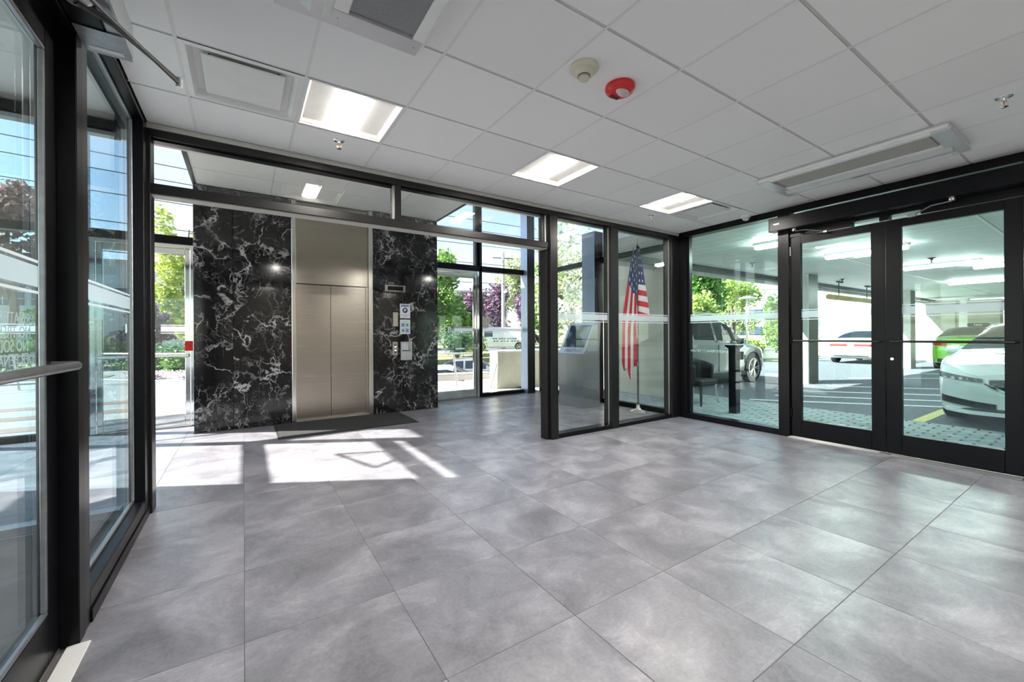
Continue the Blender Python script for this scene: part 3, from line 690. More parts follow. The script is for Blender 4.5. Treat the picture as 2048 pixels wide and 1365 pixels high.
LL = {(2, 7): 'recessed square ceiling light with cream reflector beside the large air diffuser',
      (5, 7): 'recessed square ceiling light in the middle of the row between the other two lights',
      (2, 1): 'added unseen square ceiling light by the entrance door near the rear wall',
      (5, 2): 'added unseen square ceiling light in mid room between the two air curtains',
      (8, 1): 'added unseen square ceiling light near the rear wall on the car park side',
      (8, 7): 'recessed square ceiling light touching the air diffuser near the car park glass'}
for c in LIGHT_CELLS + LIGHT_CELLS_UNSEEN:
    p = CELL(*c)
    o = tro if first else dup(tro, p)
    first = False; o.location = p
    tag(o, LL[c], 'ceiling light', 'recessed ceiling lights')

# ------------------------------------------------------------------ air diffusers
def make_diffuser(label):
    t = empty('air_diffuser'); W, H = 0.298, 0.308
    m = MB(); ring = [(W, H, 0.0), (W - 0.03, H - 0.03, -0.002), (W - 0.06, H - 0.06, 0.05), (W - 0.075, H - 0.075, 0.085)]
    for k in range(len(ring) - 1):
        a, b = ring[k], ring[k + 1]; q = lambda r: [(-r[0], -r[1], r[2]), (r[0], -r[1], r[2]), (r[0], r[1], r[2]), (-r[0], r[1], r[2])]
        m.add(q(a) + q(b), [(i, (i + 1) % 4, 4 + (i + 1) % 4, 4 + i) for i in range(4)])
    m.build('flared_frame', 'white_metal', t)
    B('throat', 'joint_dark', t, -W + 0.07, W - 0.07, -H + 0.07, H - 0.07, 0.086, 0.095, 0)
    B('face_plate', 'white_paint', t, -0.205, 0.205, -0.215, 0.215, 0.006, 0.016, 0.006)
    for sx in (-1, 1):
        for sy in (-1, 1): MB().tube((sx * 0.17, sy * 0.18, 0.016), (sx * 0.17, sy * 0.18, 0.086), 0.004, n=8).build('hanger', 'joint_dark', t)
    return tag(t, label, 'air diffuser', 'square ceiling air diffusers')
dfa = make_diffuser('large square white air diffuser with flat face plate beside the first ceiling light'); dfa.location = CELL(1, 7)
dfb = dup(dfa, CELL(9, 7), None, 'square white air diffuser beside the ceiling light closest to the dome camera')

# ------------------------------------------------------------------ air curtain units
def make_air_curtain(label, gm):
    """x runs from the room side (0) to the door side (0.66), y is the length"""
    t = empty('air_curtain'); L = 0.67
    B('housing', 'silver_paint', t, 0.0, 0.66, -L, L, 0.035, 0.078, 0.004)
    B('flange', 'white_metal', t, -0.02, 0.0, -L, L, 0.025, 0.05, 0.002)
    B('end_plate', 'silver_paint', t, 0.0, 0.66, L - 0.10, L + 0.012, 0.012, 0.035, 0.003)
    B('end_plate', 'silver_paint', t, 0.0, 0.66, -L - 0.012, -L + 0.10, 0.012, 0.035, 0.003)
    g = B('grille', gm, t, 0.055, 0.36, -L + 0.12, L - 0.12, 0.022, 0.035, 0.002)
    B('grille_frame', 'white_metal', t, 0.0, 0.055, -L + 0.10, L - 0.10, 0.014, 0.035, 0.003); B('grille_frame', 'white_metal', t, 0.36, 0.43, -L + 0.10, L - 0.10, 0.014, 0.035, 0.003)
    MB().prism([(0.43, 0.035), (0.43, 0.012), (0.47, -0.012), (0.52, -0.012), (0.56, 0.012), (0.56, 0.035)], 'Y', -L + 0.06, L - 0.06).build('nozzle', 'silver_paint', t)
    B('nozzle_slot', 'joint_dark', t, 0.565, 0.585, -L + 0.06, L - 0.06, 0.026, 0.035, 0)
    B('nozzle_lip', 'white_metal', t, 0.588, 0.62, -L + 0.06, L - 0.06, 0.008, 0.035, 0.002)
    bd = MB(); bd.lathe([(0.0, -0.015), (0.034, -0.015), (0.034, -0.0122), (0.0, -0.0122)], (0, 0, 0), 20)
    bd.v = [(x * 0.6 + 0.495, y * 2.1, z) for x, y, z in bd.v]; bd.build('badge', 'steel_grey', t)
    for sx in (0.03, 0.40, 0.63):
        for sy in (-1, 1): MB().lathe([(0, 0.0085), (0.006, 0.009), (0.007, 0.012)], (sx, sy * (L - 0.05), 0), 10).build('screw', 'bead_alu', t)
    return tag(t, label, 'air curtain', 'ceiling air curtain units')
ac = make_air_curtain('long silver air curtain with beige mesh intake on the ceiling before the car park doors', 'taupe_mesh'); ac.location = (4.32, 1.45, 2.750)
ac2 = make_air_curtain('white framed air curtain with dark grey mesh on the ceiling by the entrance door', 'grey_mesh'); ac2.location = (0.775, 1.46, 2.756); ac2.rotation_euler = (0, 0, math.pi)

# ------------------------------------------------------------------ detectors, sprinklers, camera
s = empty('smoke_detector', (1.654, 1.777, ZC)); tag(s, 'ivory round smoke detector on the ceiling next to the red strobe', 'smoke detector')
MB().lathe([(0, 0), (0.082, 0), (0.085, -0.012), (0.070, -0.020), (0.062, -0.022)], (0, 0, 0), 32).build('base', 'ivory', s, True)
MB().lathe([(0.062, -0.020), (0.060, -0.034), (0.050, -0.044), (0.034, -0.050), (0.034, -0.057), (0, -0.057)], (0, 0, 0), 32).build('chamber', 'ivory', s, True)
MB().lathe([(0.026, -0.057), (0.030, -0.064), (0.028, -0.073), (0, -0.076)], (0, 0, 0), 24).build('sensor_cap', 'ivory', s, True)
MB().lathe([(0.036, -0.0505), (0.0365, -0.056), (0.033, -0.056)], (0, 0, 0), 24).build('vent_ring', 'joint_dark', s)
s = empty('strobe_alarm', (1.969, 1.791, ZC)); tag(s, 'round red fire alarm strobe with clear lens on the ceiling', 'fire alarm')
MB().lathe([(0, 0), (0.090, 0), (0.092, -0.018), (0.084, -0.034), (0.060, -0.046), (0, -0.048)], (0, 0, 0), 36).build('housing', 'red_plastic', s, True)
ln = MB(); ln.lathe([(0.052, 0), (0.048, -0.014), (0.030, -0.028), (0, -0.032)], (0, 0, 0), 24); ln.v = [(x * 1.0, y * 0.6 - 0.022, z * 0.8 - 0.044) for x, y, z in ln.v]
ln.build('strobe_lens', 'clear_lens', s, True)
for k in range(5): B('speaker_slot', 'black_plastic', s, -0.035 + k * 0.015, -0.028 + k * 0.015, 0.030, 0.058, -0.049, -0.041, 0)
def make_sprinkler():
    t = empty('sprinkler_head')
    MB().lathe([(0, 0.004), (0.040, 0.004), (0.042, 0.0), (0.036, -0.006), (0.017, -0.010), (0.015, -0.020), (0, -0.020)], (0, 0, 0), 24).build('escutcheon', 'chrome', t, True)
    MB().lathe([(0.013, -0.020), (0.014, -0.030), (0, -0.030)], (0, 0, 0), 12).build('body', 'chrome', t, True)
    for sx in (-1, 1): MB().path([(sx * 0.010, 0, -0.030), (sx * 0.016, 0, -0.044), (sx * 0.004, 0, -0.060)], 0.003, 6).build('frame_arm', 'chrome', t)
    MB().tube((0, 0, -0.031), (0, 0, -0.058), 0.003, n=8).build('bulb', 'lamp_amber', t)
    MB().lathe([(0, -0.060), (0.017, -0.060), (0.020, -0.064), (0, -0.066)], (0, 0, 0), 16).build('deflector', 'chrome', t)
    return t
sp = make_sprinkler(); sp.location = (0.637, 3.50, ZC); tag(sp, 'chrome sprinkler head below the ceiling light nearest the entrance', 'sprinkler', 'sprinkler heads of the vestibule')
dup(sp, (4.197, 0.503, ZC), 0.6, 'chrome sprinkler head beyond the end of the beige mesh air curtain')
dup(sp, (4.437, 3.52, ZC), 0.3, 'chrome sprinkler head hanging just above the flag window')
cm = empty('dome_camera', (5.50, 2.86, ZC)); tag(cm, 'small white dome security camera at the edge of the ceiling', 'camera')
MB().lathe([(0, 0), (0.058, 0), (0.058, -0.022), (0.050, -0.030), (0.044, -0.030)], (0, 0, 0), 28).build('housing', 'white_metal', cm, True)
MB().lathe([(0.044, -0.028), (0.042, -0.045), (0.030, -0.062), (0, -0.070)], (0, 0, 0), 28).build('dome', 'clear_lens', cm, True)
MB().lathe([(0, 0), (0.012, 0), (0.012, 0.01), (0, 0.01)], (-0.030, 0, -0.052), 12, 'X').build('lens', 'black_plastic', cm)

# ------------------------------------------------------------------ automatic door operators
op = empty('door_operator', (5.6, 0, 2.53)); tag(op, 'long black door operator box above the car park double doors', 'door operator', 'automatic door operators')
B('housing', 'frame_black', op, -0.145, -0.005, -0.42, 2.55, 0.0, 0.158, 0.004)
B('end_cap', 'black_plastic', op, -0.148, -0.004, 2.55, 2.558, -0.002, 0.16, 0)
B('switch_label', 'bead_alu', op, -0.1462, -0.1452, 2.44, 2.50, 0.075, 0.087, 0)
def arm(parent, pts, r, mat='steel_grey'): return MB().path(pts, r, 8).build('arm', mat, parent, True)
for ya, yb, yc in ((0.98, 1.24, 1.30), (2.30, 2.02, 1.98)):
    MB().lathe([(0, 0), (0.025, 0), (0.025, -0.03), (0, -0.03)], (-0.08, ya, 0), 14).build('spindle', 'bead_alu', op, True)
    arm(op, [(-0.08, ya, -0.03), (-0.13, (ya + yb) / 2, -0.05), (-0.04, yb, -0.085)], 0.006)
    B('shoe', 'bead_alu', op, -0.045, 0.0, min(yb, yc), max(yb, yc), -0.105, -0.08, 0.003)
op2 = empty('door_operator', (XL, 0, 2.53)); tag(op2, 'silver and black door operator with folded arm above the entrance door', 'door operator', 'automatic door operators')
B('housing', 'frame_black', op2, 0.014, 0.11, 0.16, 2.36, 0.0, 0.155, 0.004); B('end_housing', 'steel_grey', op2, 0.012, 0.109, 2.361, 2.504, 0.011, 0.155, 0)
B('cover', 'steel_grey', op2, 0.11, 0.165, 0.16, 2.52, 0.0, 0.155, 0.006)
B('bottom_plate', 'steel_grey', op2, 0.012, 0.165, 2.34, 2.525, -0.006, -0.001, 0.001); B('end_cap', 'steel_grey', op2, 0.012, 0.11, 2.505, 2.52, 0.01, 0.155, 0.002)
B('label_strip', 'paper_white', op2, 0.03, 0.14, 2.47, 2.50, -0.0075, -0.0062, 0)
for y in (1.86, 1.94): B('label_strip', 'paper_white', op2, 0.075, 0.112, y, y + 0.022, -0.0015, -0.0005, 0)
MB().lathe([(0, 0), (0.045, 0), (0.045, -0.02), (0.03, -0.035), (0, -0.035)], (0.075, 2.13, 0), 18).build('spindle', 'bead_alu', op2, True)
MB().path([(0.075, 2.13, -0.03), (0.16, 2.22, -0.03), (0.325, 2.54, -0.03)], [0.016, 0.012, 0.008], 8).build('main_arm', 'black_plastic', op2, True)
MB().path([(0.325, 2.54, -0.042), (0.15, 2.10, -0.055), (0.045, 1.70, -0.095)], 0.008, 8).build('forearm', 'black_plastic', op2, True)
MB().tube((0.325, 2.54, -0.06), (0.325, 2.54, -0.015), 0.013, n=10).build('elbow_joint', 'bead_alu', op2)
MB().tube((0.10, 1.90, -0.075), (0.05, 1.72, -0.093), 0.012, n=10).build('rod_sleeve', 'bead_alu', op2)
B('shoe', 'bead_alu', op2, 0.014, 0.05, 1.67, 1.73, -0.108, -0.095, 0.002)
B('shoe_plate', 'bead_alu', op2, 0.0, 0.014, 1.64, 1.76, -0.13, -0.095, 0.002)

# ------------------------------------------------------------------ things on the elevator wall
YW = YE - 0.001
t = empty('floor_indicator', (2.12, YW, 2.063)); tag(t, 'small black floor display in a steel frame on the marble', 'display')
B('bezel', 'steel_polish', t, -0.172, 0.172, -0.014, 0, -0.056, 0.056, 0.003); B('screen', 'black_display', t, -0.13, 0.13, -0.0155, -0.0142, -0.034, 0.034, 0)
t = empty('key_switch_plate', (2.121, YW, 1.548)); tag(t, 'blank tan metal key switch plate on the marble beside the notices', 'switch plate')
B('plate', 'tan_plate', t, -0.042, 0.042, -0.006, 0, -0.117, 0.117, 0.002); MB().lathe([(0, -0.010), (0.010, -0.010), (0.011, -0.006)], (0, 0, 0), 14, 'Y').build('key_slot', 'bead_alu', t)
t = empty('call_button_panel', (2.114, YW, 1.058)); tag(t, 'steel elevator call panel with two round lit buttons', 'button panel')
B('plate', 'steel_polish', t, -0.045, 0.045, -0.008, 0, -0.114, 0.114, 0.003)
for z in (0.055, -0.055):
    b = MB().lathe([(0, -0.016), (0.015, -0.016), (0.018, -0.008)], (0, 0, z), 18, 'Y').build('button', 'black_plastic', t, True)
    MB().lathe([(0, -0.0168), (0.009, -0.0168), (0.009, -0.0162)], (0, 0, z + (-0.022 if z > 0 else 0.022)), 14, 'Y').build('button_light', 'led_on', b)
t = empty('emergency_phone_box', (2.298, YW, 1.016)); tag(t, 'grey wall box with a recessed window and a round knob below', 'wall box')
bx = MB(); bx.box(-0.094, 0.094, -0.03, 0, -0.155, -0.005, 0.004); bx.box(-0.094, -0.078, -0.03, 0, -0.005, 0.155); bx.box(0.078, 0.094, -0.03, 0, -0.005, 0.155); bx.box(-0.078, 0.078, -0.03, 0, 0.135, 0.155); bx.build('box', 'silver_paint', t)
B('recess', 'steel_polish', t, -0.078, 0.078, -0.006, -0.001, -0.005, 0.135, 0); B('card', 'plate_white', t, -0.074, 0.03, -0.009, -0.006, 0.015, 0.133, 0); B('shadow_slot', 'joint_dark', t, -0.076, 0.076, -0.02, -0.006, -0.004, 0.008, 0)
MB().lathe([(0, -0.044), (0.012, -0.044), (0.014, -0.03)], (0, 0, -0.105), 16, 'Y').build('knob', 'bead_alu', t, True)
t = empty('notice_sign', (2.284, YW, 1.690)); tag(t, 'white notice with blue heading and blue round mask symbol', 'sign')
B('sheet', 'paper_white', t, -0.088, 0.088, -0.004, 0, -0.122, 0.122, 0.001); B('heading_bar', 'ink_blue', t, -0.070, 0.070, -0.005, -0.004, 0.072, 0.108, 0)
text('heading', 'NOTICE', 0.038, 'paper_white', t, (0, -0.0052, 0.0895), '-y', 0.0003)
MB().lathe([(0, -0.0052), (0.046, -0.0052), (0.046, -0.0042)], (0, 0, 0.012), 28, 'Y').build('mask_symbol', 'ink_blue', t)
hd = MB().lathe([(0, -0.0060), (0.022, -0.0060), (0.022, -0.0053)], (0.0, 0, 0.014), 18, 'Y').build('symbol_head', 'paper_white', t)
B('symbol_mask', 'ink_blue', t, -0.004, 0.022, -0.0068, -0.0061, -0.004, 0.012, 0)
text('wording', 'PLEASE WEAR\nA MASK', 0.022, 'ink_grey', t, (-0.005, -0.0046, -0.080), '-y', 0.0003)
t = empty('poster_sheet', (2.283, YW, 1.424)); tag(t, 'pale sheet with four teal and violet picture squares below the notice', 'poster')
B('sheet', 'paper_white', t, -0.088, 0.088, -0.004, 0, -0.122, 0.122, 0.001); B('title_bar', 'ink_green', t, -0.072, 0.072, -0.005, -0.004, 0.092, 0.104, 0)
for x, z, m in ((-0.036, 0.03, 'ink_violet'), (0.036, 0.03, 'ink_green'), (-0.036, -0.062, 'ink_green'), (0.036, -0.062, 'ink_violet')):
    q = B('picture_square', m, t, x - 0.032, x + 0.032, -0.005, -0.004, z - 0.038, z + 0.038, 0)
    MB().lathe([(0, -0.0058), (0.014, -0.0058), (0.014, -0.0051)], (x, 0, z), 12, 'Y').build('pictogram', 'ink_blue', q)
t = empty('floor_mat', (1.245, 6.35, 0.0)); tag(t, 'dark grey ribbed rubber mat on the floor before the elevator', 'mat')
B('border', 'rubber', t, -0.90, 0.90, -0.50, 0.50, 0.0005, 0.006, 0.002); B('ribbed_field', 'mat_rib', t, -0.87, 0.87, -0.47, 0.47, 0.006, 0.011, 0.002)

# ------------------------------------------------------------------ directory kiosk
k = empty('directory_kiosk', (4.86, 5.60, 0)); tag(k, 'brushed steel directory kiosk with sloping screen in the lobby', 'kiosk')
hw = 0.335
MB().prism([(0.0, 0.0), (0.36, 0.0), (0.36, 1.02), (0.39, 1.49), (0.29, 1.49), (0.0, 0.93)], 'Y', -hw + 0.012, hw - 0.012).build('cabinet', 'steel_kiosk', k)
for s_ in (-1, 1): MB().prism([(-0.004, 0.0), (0.37, 0.0), (0.37, 1.02), (0.40, 1.50), (0.285, 1.50), (-0.006, 0.93)], 'Y', s_ * hw, s_ * (hw - 0.012)).build('side_panel', 'steel_grey', k)
B('front_panel', 'steel_kiosk', k, -0.006, 0.0, -hw + 0.012, -0.002, 0.02, 0.925, 0.002); B('front_panel', 'steel_kiosk', k, -0.006, 0.0, 0.002, hw - 0.012, 0.02, 0.925, 0.002)
sl_d = Vector((0.29, 0, 0.56)).normalized(); nrm = Vector((-sl_d.z, 0, sl_d.x))
RM = Matrix((( 0, sl_d.x, nrm.x, 0), (-1, sl_d.y, nrm.y, 0), (0, sl_d.z, nrm.z, 0), (0, 0, 0, 1)))
def on_slope(name, mat, a0, a1, b0, b1, d0, d1):
    m = MB().box(a0, a1, b0, b1, d0, d1, 0.002); m.v = [tuple((RM @ Vector(v)) + Vector((0, 0, 0.93))) for v in m.v]; return m.build(name, mat, k)
on_slope('screen_bezel', 'steel_kiosk', -hw + 0.012, hw - 0.012, 0.0, 0.625, 0.001, 0.008)
on_slope('screen', 'lit_screen', -hw + 0.055, hw - 0.055, 0.13, 0.575, 0.009, 0.012)
text('lettering', 'DIRECTORY', 0.075, 'ink_grey', k, RM @ Vector((0.02, 0.06, 0.0095)) + Vector((0, 0, 0.93)), RM, 0.0006, shear=0.1, spacing=1.15)
# ------------------------------------------------------------------ flag on its stand
fl = empty('flag_stand', (5.36, 4.53, 0)); tag(fl, 'striped flag with a starred blue canton hanging on a pole behind the glass', 'flag')
MB().lathe([(0, 0), (0.125, 0), (0.128, 0.012), (0.110, 0.028), (0.055, 0.048), (0.034, 0.075), (0.026, 0.13), (0, 0.13)], (0, 0, 0), 32).build('base', 'flag_base', fl, True)
MB().tube((0, 0, 0.13), (0, 0, 2.72), 0.016, n=14).build('pole', 'pole_dark', fl, True)
MB().lathe([(0.016, 2.72), (0.024, 2.74), (0.012, 2.76), (0.005, 2.85), (0, 2.86)], (0, 0, 0), 12).build('finial', 'gold_paint', fl, True)
vd = Vector((5.36, 4.53, 0)).normalized(); rt = Vector((vd.y, -vd.x, 0)); tw = -vd   # right of the flag as seen from the room, towards the room
def flag_piece(name, fn, nu, nv, u0, u1, vmax=1.0):
    vs = []; fs = []; uvs = []
    for i in range(nu + 1):
        for j in range(nv + 1):
            a, b = i / nu, j / nv
            r, d, z = fn(a, b); p = rt * r + tw * d
            vs.append((p.x, p.y, z)); uvs.append((u0 + (u1 - u0) * a, b * vmax))
    for i in range(nu):
        for j in range(nv): fs.append((i * (nv + 1) + j, (i + 1) * (nv + 1) + j, (i + 1) * (nv + 1) + j + 1, i * (nv + 1) + j + 1))
    me = bpy.data.meshes.new(name); me.from_pydata(vs, [], fs); ul = me.uv_layers.new(name='UVMap')
    for lp in me.loops: ul.data[lp.index].uv = uvs[lp.vertex_index]
    me.materials.append(M['flag_cloth'])
    for p in me.polygons: p.use_smooth = True
    o = put(name, me, fl); so_ = o.modifiers.new('thick', 'SOLIDIFY'); so_.thickness = 0.003; return o
ZT = 2.70; HO = 1.14
def right_fold(a, b):                     # from the pole out to the right along the hoist
    wdt = 0.02 + 0.165 * b ** 0.9
    return (0.012 + wdt * a, 0.022 + 0.03 * math.sin(a * 3.0) * b, ZT - HO * b - 0.05 * a * b * (1 if b < 0.9 else 1.3))
def left_fall(a, b):                      # the fly, falling on the left of the pole; only its upper stripes face the room
    top = ZT - 0.35 * b
    wd = 0.045 + 0.165 * min(1.0, a * 1.6) ** 0.9
    lat = -0.010 - wd * (1 - b) ** 0.9 + 0.04 * b * a - 0.03 * a
    endz = 0.98 - 0.38 * math.sin(math.pi * min(1, 0.12 + b * 0.75)) - 0.06 * math.sin(b * 14)
    z = top + (endz - top) * a
    return (lat, 0.03 + 0.028 * math.sin(b * 11 + 1.5 * a) * min(1, a * 2) + 0.012 * math.sin(a * 9 + b * 3), z)
flag_piece('flag_fold', right_fold, 8, 26, 0.0, 0.16); flag_piece('flag_drape', left_fall, 40, 40, 0.16, 1.0, 0.40)

# ================================================================== OUTSIDE
def at(u, D, z=0.0):
    a = (u - U0) / F_PX
    return Vector((D * math.sin(YAW) + a * D * math.cos(YAW), D * math.cos(YAW) - a * D * math.sin(YAW), z))
gr = struct('ground')
B('lawn_far', 'lawn', gr, -90, 90, 22, 160, -0.4, -0.1, 0)
B('verge', 'sidewalk', gr, -90, 3, 7.62, 22, -0.4, -0.03, 0)
for y in (8.5, 9.7, 11.0): B('brick_shadow_band', 'brick_shadow_band', gr, -12, 3, y, y + 0.45, -0.0299, -0.026, 0)  # pinkish strips that also stand in for shadow stripes on the ground
B('walk', 'sidewalk', gr, 3, 14, 7.62, 10.5, -0.4, -0.03, 0)
B('bank', 'lawn', gr, 14, 90, 9.5, 22, -0.4, -0.05, 0)
B('lower_lot', 'asphalt', gr, 3, 14, 10.5, 22, -1.6, -1.25, 0)
B('left_yard', 'sidewalk', gr, -90, -6.5, -30, 7.62, -0.4, -0.04, 0)
B('left_bed', 'grout', gr, -6.5, -0.74, -30, 7.62, -0.4, -0.045, 0)
B('car_park', 'asphalt', gr, 8.12, 90, -30, 9.5, -0.4, -0.015, 0)
B('paver_bed', 'grout', gr, 5.66, 8.12, -30, 9.5, -0.4, -0.03, 0)
B('road', 'asphalt', gr, -90, 90, 32, 42, -0.12, -0.09, 0)

# ------------------------------------------------------------------ paving
def brick_mesh(name, w, d, h, mat):
    c = 0.006; m = MB(); x, y = w / 2, d / 2
    vs = [(-x, -y, -h), (x, -y, -h), (x, y, -h), (-x, y, -h), (-x, -y, -c), (x, -y, -c), (x, y, -c), (-x, y, -c), (-x + c, -y + c, 0), (x - c, -y + c, 0), (x - c, y - c, 0), (-x + c, y - c, 0)]
    return m.add(vs, [(8, 9, 10, 11)] + [(i, (i + 1) % 4, 4 + (i + 1) % 4, 4 + i) for i in range(4)] + [(4 + i, 4 + (i + 1) % 4, 8 + (i + 1) % 4, 8 + i) for i in range(4)])
def pave(name, x0, x1, y0, y1, lx, ly, mat, vis, ztop=-0.008):
    p = struct(name); pm = brick_mesh('paver', lx - 0.018, ly - 0.018, 0.03, mat); me = pm.mesh('paver', mat)
    cells = []; r = 0; x = x0
    while x + lx <= x1 + 1e-6:
        y = y0 - (r % 2) * ly / 2
        while y + ly <= y1 + 1e-6: cells.append((x + lx / 2, y + ly / 2)); y += ly
        x += lx; r += 1
    cells.sort(key=lambda c: vis(c)); rest = MB()
    for k, c in enumerate(cells):
        dz = random.uniform(-0.002, 0.002)
        if k < 300: put('paver', me, p, (c[0], c[1], ztop + dz))
        else: rest.add([(v[0] + c[0], v[1] + c[1], v[2] + ztop + dz) for v in pm.v], pm.f)
    if rest.v: rest.build('paver_field', mat, p)['kind'] = 'stuff'
    return p
pave('paving_car_park', 5.76, 8.12, -6.0, 9.4, 0.118, 0.236, 'paver', lambda c: abs(c[1] - 2.6) * 0.75 + abs(c[0] - 6.4) * 0.8)
pave('paving_walk', -6.4, -0.76, -3.0, 3.95, 0.47, 0.235, 'slab', lambda c: abs(c[1] - 2.6) + abs(c[0] + 1.3))

# ------------------------------------------------------------------ covered car park
ZG = 2.78
cg = struct('ceiling_car_park')
B('deck', 'garage_panel', cg, 5.75, 27.5, -14, 5.52, ZG + 0.012, ZG + 0.25, 0)
B('fascia', 'concrete_dark', cg, 5.75, 27.5, 5.36, 5.50, ZG - 0.10, ZG + 0.012, 0); B('fascia_cap', 'concrete', cg, 5.75, 27.5, 5.50, 5.62, ZG - 0.17, ZG + 0.6, 0)
gp = {}
for i in range(48):
    x0 = 5.78 + i * 0.30
    for y0, y1 in ((3.36, 5.34), (1.22, 3.30), (-0.92, 1.16), (-3.06, -0.98)):
        if i > 22 and y0 < -1: continue
        key = round(y1 - y0, 2)
        if key not in gp: gp[key] = MB().box(-0.145, 0.145, -key / 2, key / 2, 0, 0.011).mesh('ceiling_panel', 'garage_panel')
        put('ceiling_panel', gp[key], cg, (x0 + 0.15, (y0 + y1) / 2, ZG))
for y in (3.33, 1.19, -0.95): B('track', 'white_metal', cg, 5.78, 26, y - 0.022, y + 0.022, ZG - 0.006, ZG + 0.011, 0)
def batten(x, y, L, along, label):
    t = empty('strip_light', (x, y, ZG)); tag(t, label, 'strip light', 'car park strip lights')
    a = (-L / 2, L / 2, -0.07, 0.07) if along == 'x' else (-0.07, 0.07, -L / 2, L / 2)
    B('tray', 'white_metal', t, *a, -0.045, -0.001, 0.004); B('tube', 'garage_lamp_on', t, a[0] + 0.01, a[1] - 0.01, a[2] + 0.02, a[3] - 0.02, -0.10, -0.046, 0.012)
for q in ((7.2, 3.0, 1.2, 'y', 'fluorescent strip light close above the paver strip outside the window'), (9.3, 2.75, 1.2, 'y', 'second fluorescent strip light out from the glass doors'), (12.5, 2.4, 1.2, 'y', 'fluorescent strip light over the nose of the white sedan'),
          (13.6, 1.5, 1.2, 'y', 'fluorescent strip light above the white sedan roof'), (17.5, 2.6, 1.2, 'y', 'fluorescent strip light before the green taxi'), (20.5, 1.2, 1.2, 'y', 'fluorescent strip light deep in the car park beside the taxi')): batten(*q)
gs = make_sprinkler(); gs.scale = (1.5, 1.5, 1.5); gs.location = (9.0, 4.55, ZG); tag(gs, 'dark sprinkler head under the car park ceiling near the parked suv', 'sprinkler', 'sprinkler heads of the car park')
for c in kids(gs): c.data = c.data.copy(); c.data.materials[0] = M['joint_dark']
for p, lb in (((11.6, 2.35, ZG), 'dark sprinkler head between two strip lights of the car park'), ((15.2, 1.6, ZG), 'dark sprinkler head above the white sedan windscreen'), ((13.9, 4.6, ZG), 'dark sprinkler head beside the first concrete column')): dup(gs, p, 0.5, lb)
def column(x, y, w_, d_, label, z1=ZG - 0.001):
    t = empty('concrete_column', (x, y, -0.015)); tag(t, label, 'column', 'car park columns')
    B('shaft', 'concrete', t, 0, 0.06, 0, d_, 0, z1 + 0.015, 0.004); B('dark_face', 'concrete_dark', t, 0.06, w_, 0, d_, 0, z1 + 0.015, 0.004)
column(11.9, 4.66, 0.6, 0.62, 'square concrete column with polished dark side beside the white coupe')
column(19.75, 4.55, 0.6, 0.62, 'square concrete column with dark side next to the green taxi')
for i, (x, y, lb) in enumerate(((25.2, 4.4, 'wide pale concrete pier at the far end of the car park'), (25.6, 3.2, 'pale concrete pier with a groove behind the taxi'))):
    t = empty('concrete_pier', (x, y, -0.015)); tag(t, lb, 'pier', 'far piers of the car park')
    B('shaft', 'concrete_cream', t, 0, 0.7, 0, 0.9, 0, ZG - 0.29, 0.006); B('cap', 'concrete', t, -0.03, 0.73, -0.03, 0.93, ZG - 0.285, ZG - 0.13, 0.004)
# far end wall with bright openings
we2 = struct('wall_car_park')
for a, b, z0, z1 in ((-14, 3.0, 0, 1.35), (-14, 3.0, 2.15, 2.79), (-14, -0.3, 1.35, 2.15), (0.45, 1.2, 1.35, 2.15), (2.0, 3.0, 1.35, 2.15)): B('panel', 'concrete_cream', we2, 27.3, 27.6, a, b, z0, z1, 0)
# white concrete wall behind the coupe
t = empty('concrete_wall', (27.0, 4.3, 0)); tag(t, 'tall sunlit white concrete wall with form lines behind the white coupe', 'wall')
for k in range(7): B('panel', 'concrete_white', t, 0, 0.3, k * 0.86, k * 0.86 + 0.85, -0.02, 4.6, 0.006)
t = empty('clearance_bar', (13.7, 4.85, 0)); tag(t, 'tan clearance bar hanging on two rods from the car park ceiling', 'clearance bar')
MB().tube((0, 0, 2.30), (3.6, 0, 2.30), 0.075, n=14).build('bar', 'clearance_yellow', t, True)
for x in (0.7, 2.9):
    MB().tube((x, 0, 2.375), (x, 0, ZG), 0.014, n=8).build('rod', 'joint_dark', t); B('bracket', 'joint_dark', t, x - 0.1, x + 0.25, -0.03, 0.03, ZG - 0.04, ZG - 0.001, 0)
# painted bay lines
def line(x0, x1, y0, y1, mat, label, grp): return tag(MB().box(x0, x1, y0, y1, -0.0149, -0.011).build('painted_line', mat), label, 'line', grp)
for k, (x, nm) in enumerate(((8.95, 'next to the brick paving'), (9.95, 'second out from the brick paving'), (11.1, 'third out from the brick paving'), (12.6, 'beside the foot of the first column'))):
    o = MB().box(-0.05, 0.05, -1.7, 1.7, -0.0149, -0.011).build('painted_line', 'line_white', None, loc=(x + 0.35, 2.9, 0)); o.rotation_euler = (0, 0, math.radians(38)); tag(o, 'white painted hatch line on the asphalt ' + nm, 'line', 'painted lines of the car park')
o = MB().box(-0.8, 0.8, -0.07, 0.07, -0.0149, -0.010).build('painted_line', 'line_yellow', None, loc=(8.95, 1.80, 0)); tag(o, 'yellow painted bay line running under the white sedan', 'line', 'painted lines of the car park')
for x, lb in ((16.2, 'white painted line far out on the asphalt near the second column'), (18.4, 'white painted line far out on the asphalt before the taxi')):
    o = MB().box(-0.05, 0.05, -2.2, 2.2, -0.0149, -0.011).build('painted_line', 'line_white', None, loc=(x, 3.2, 0)); o.rotation_euler = (0, 0, math.radians(48)); tag(o, lb, 'line', 'painted lines of the car park')

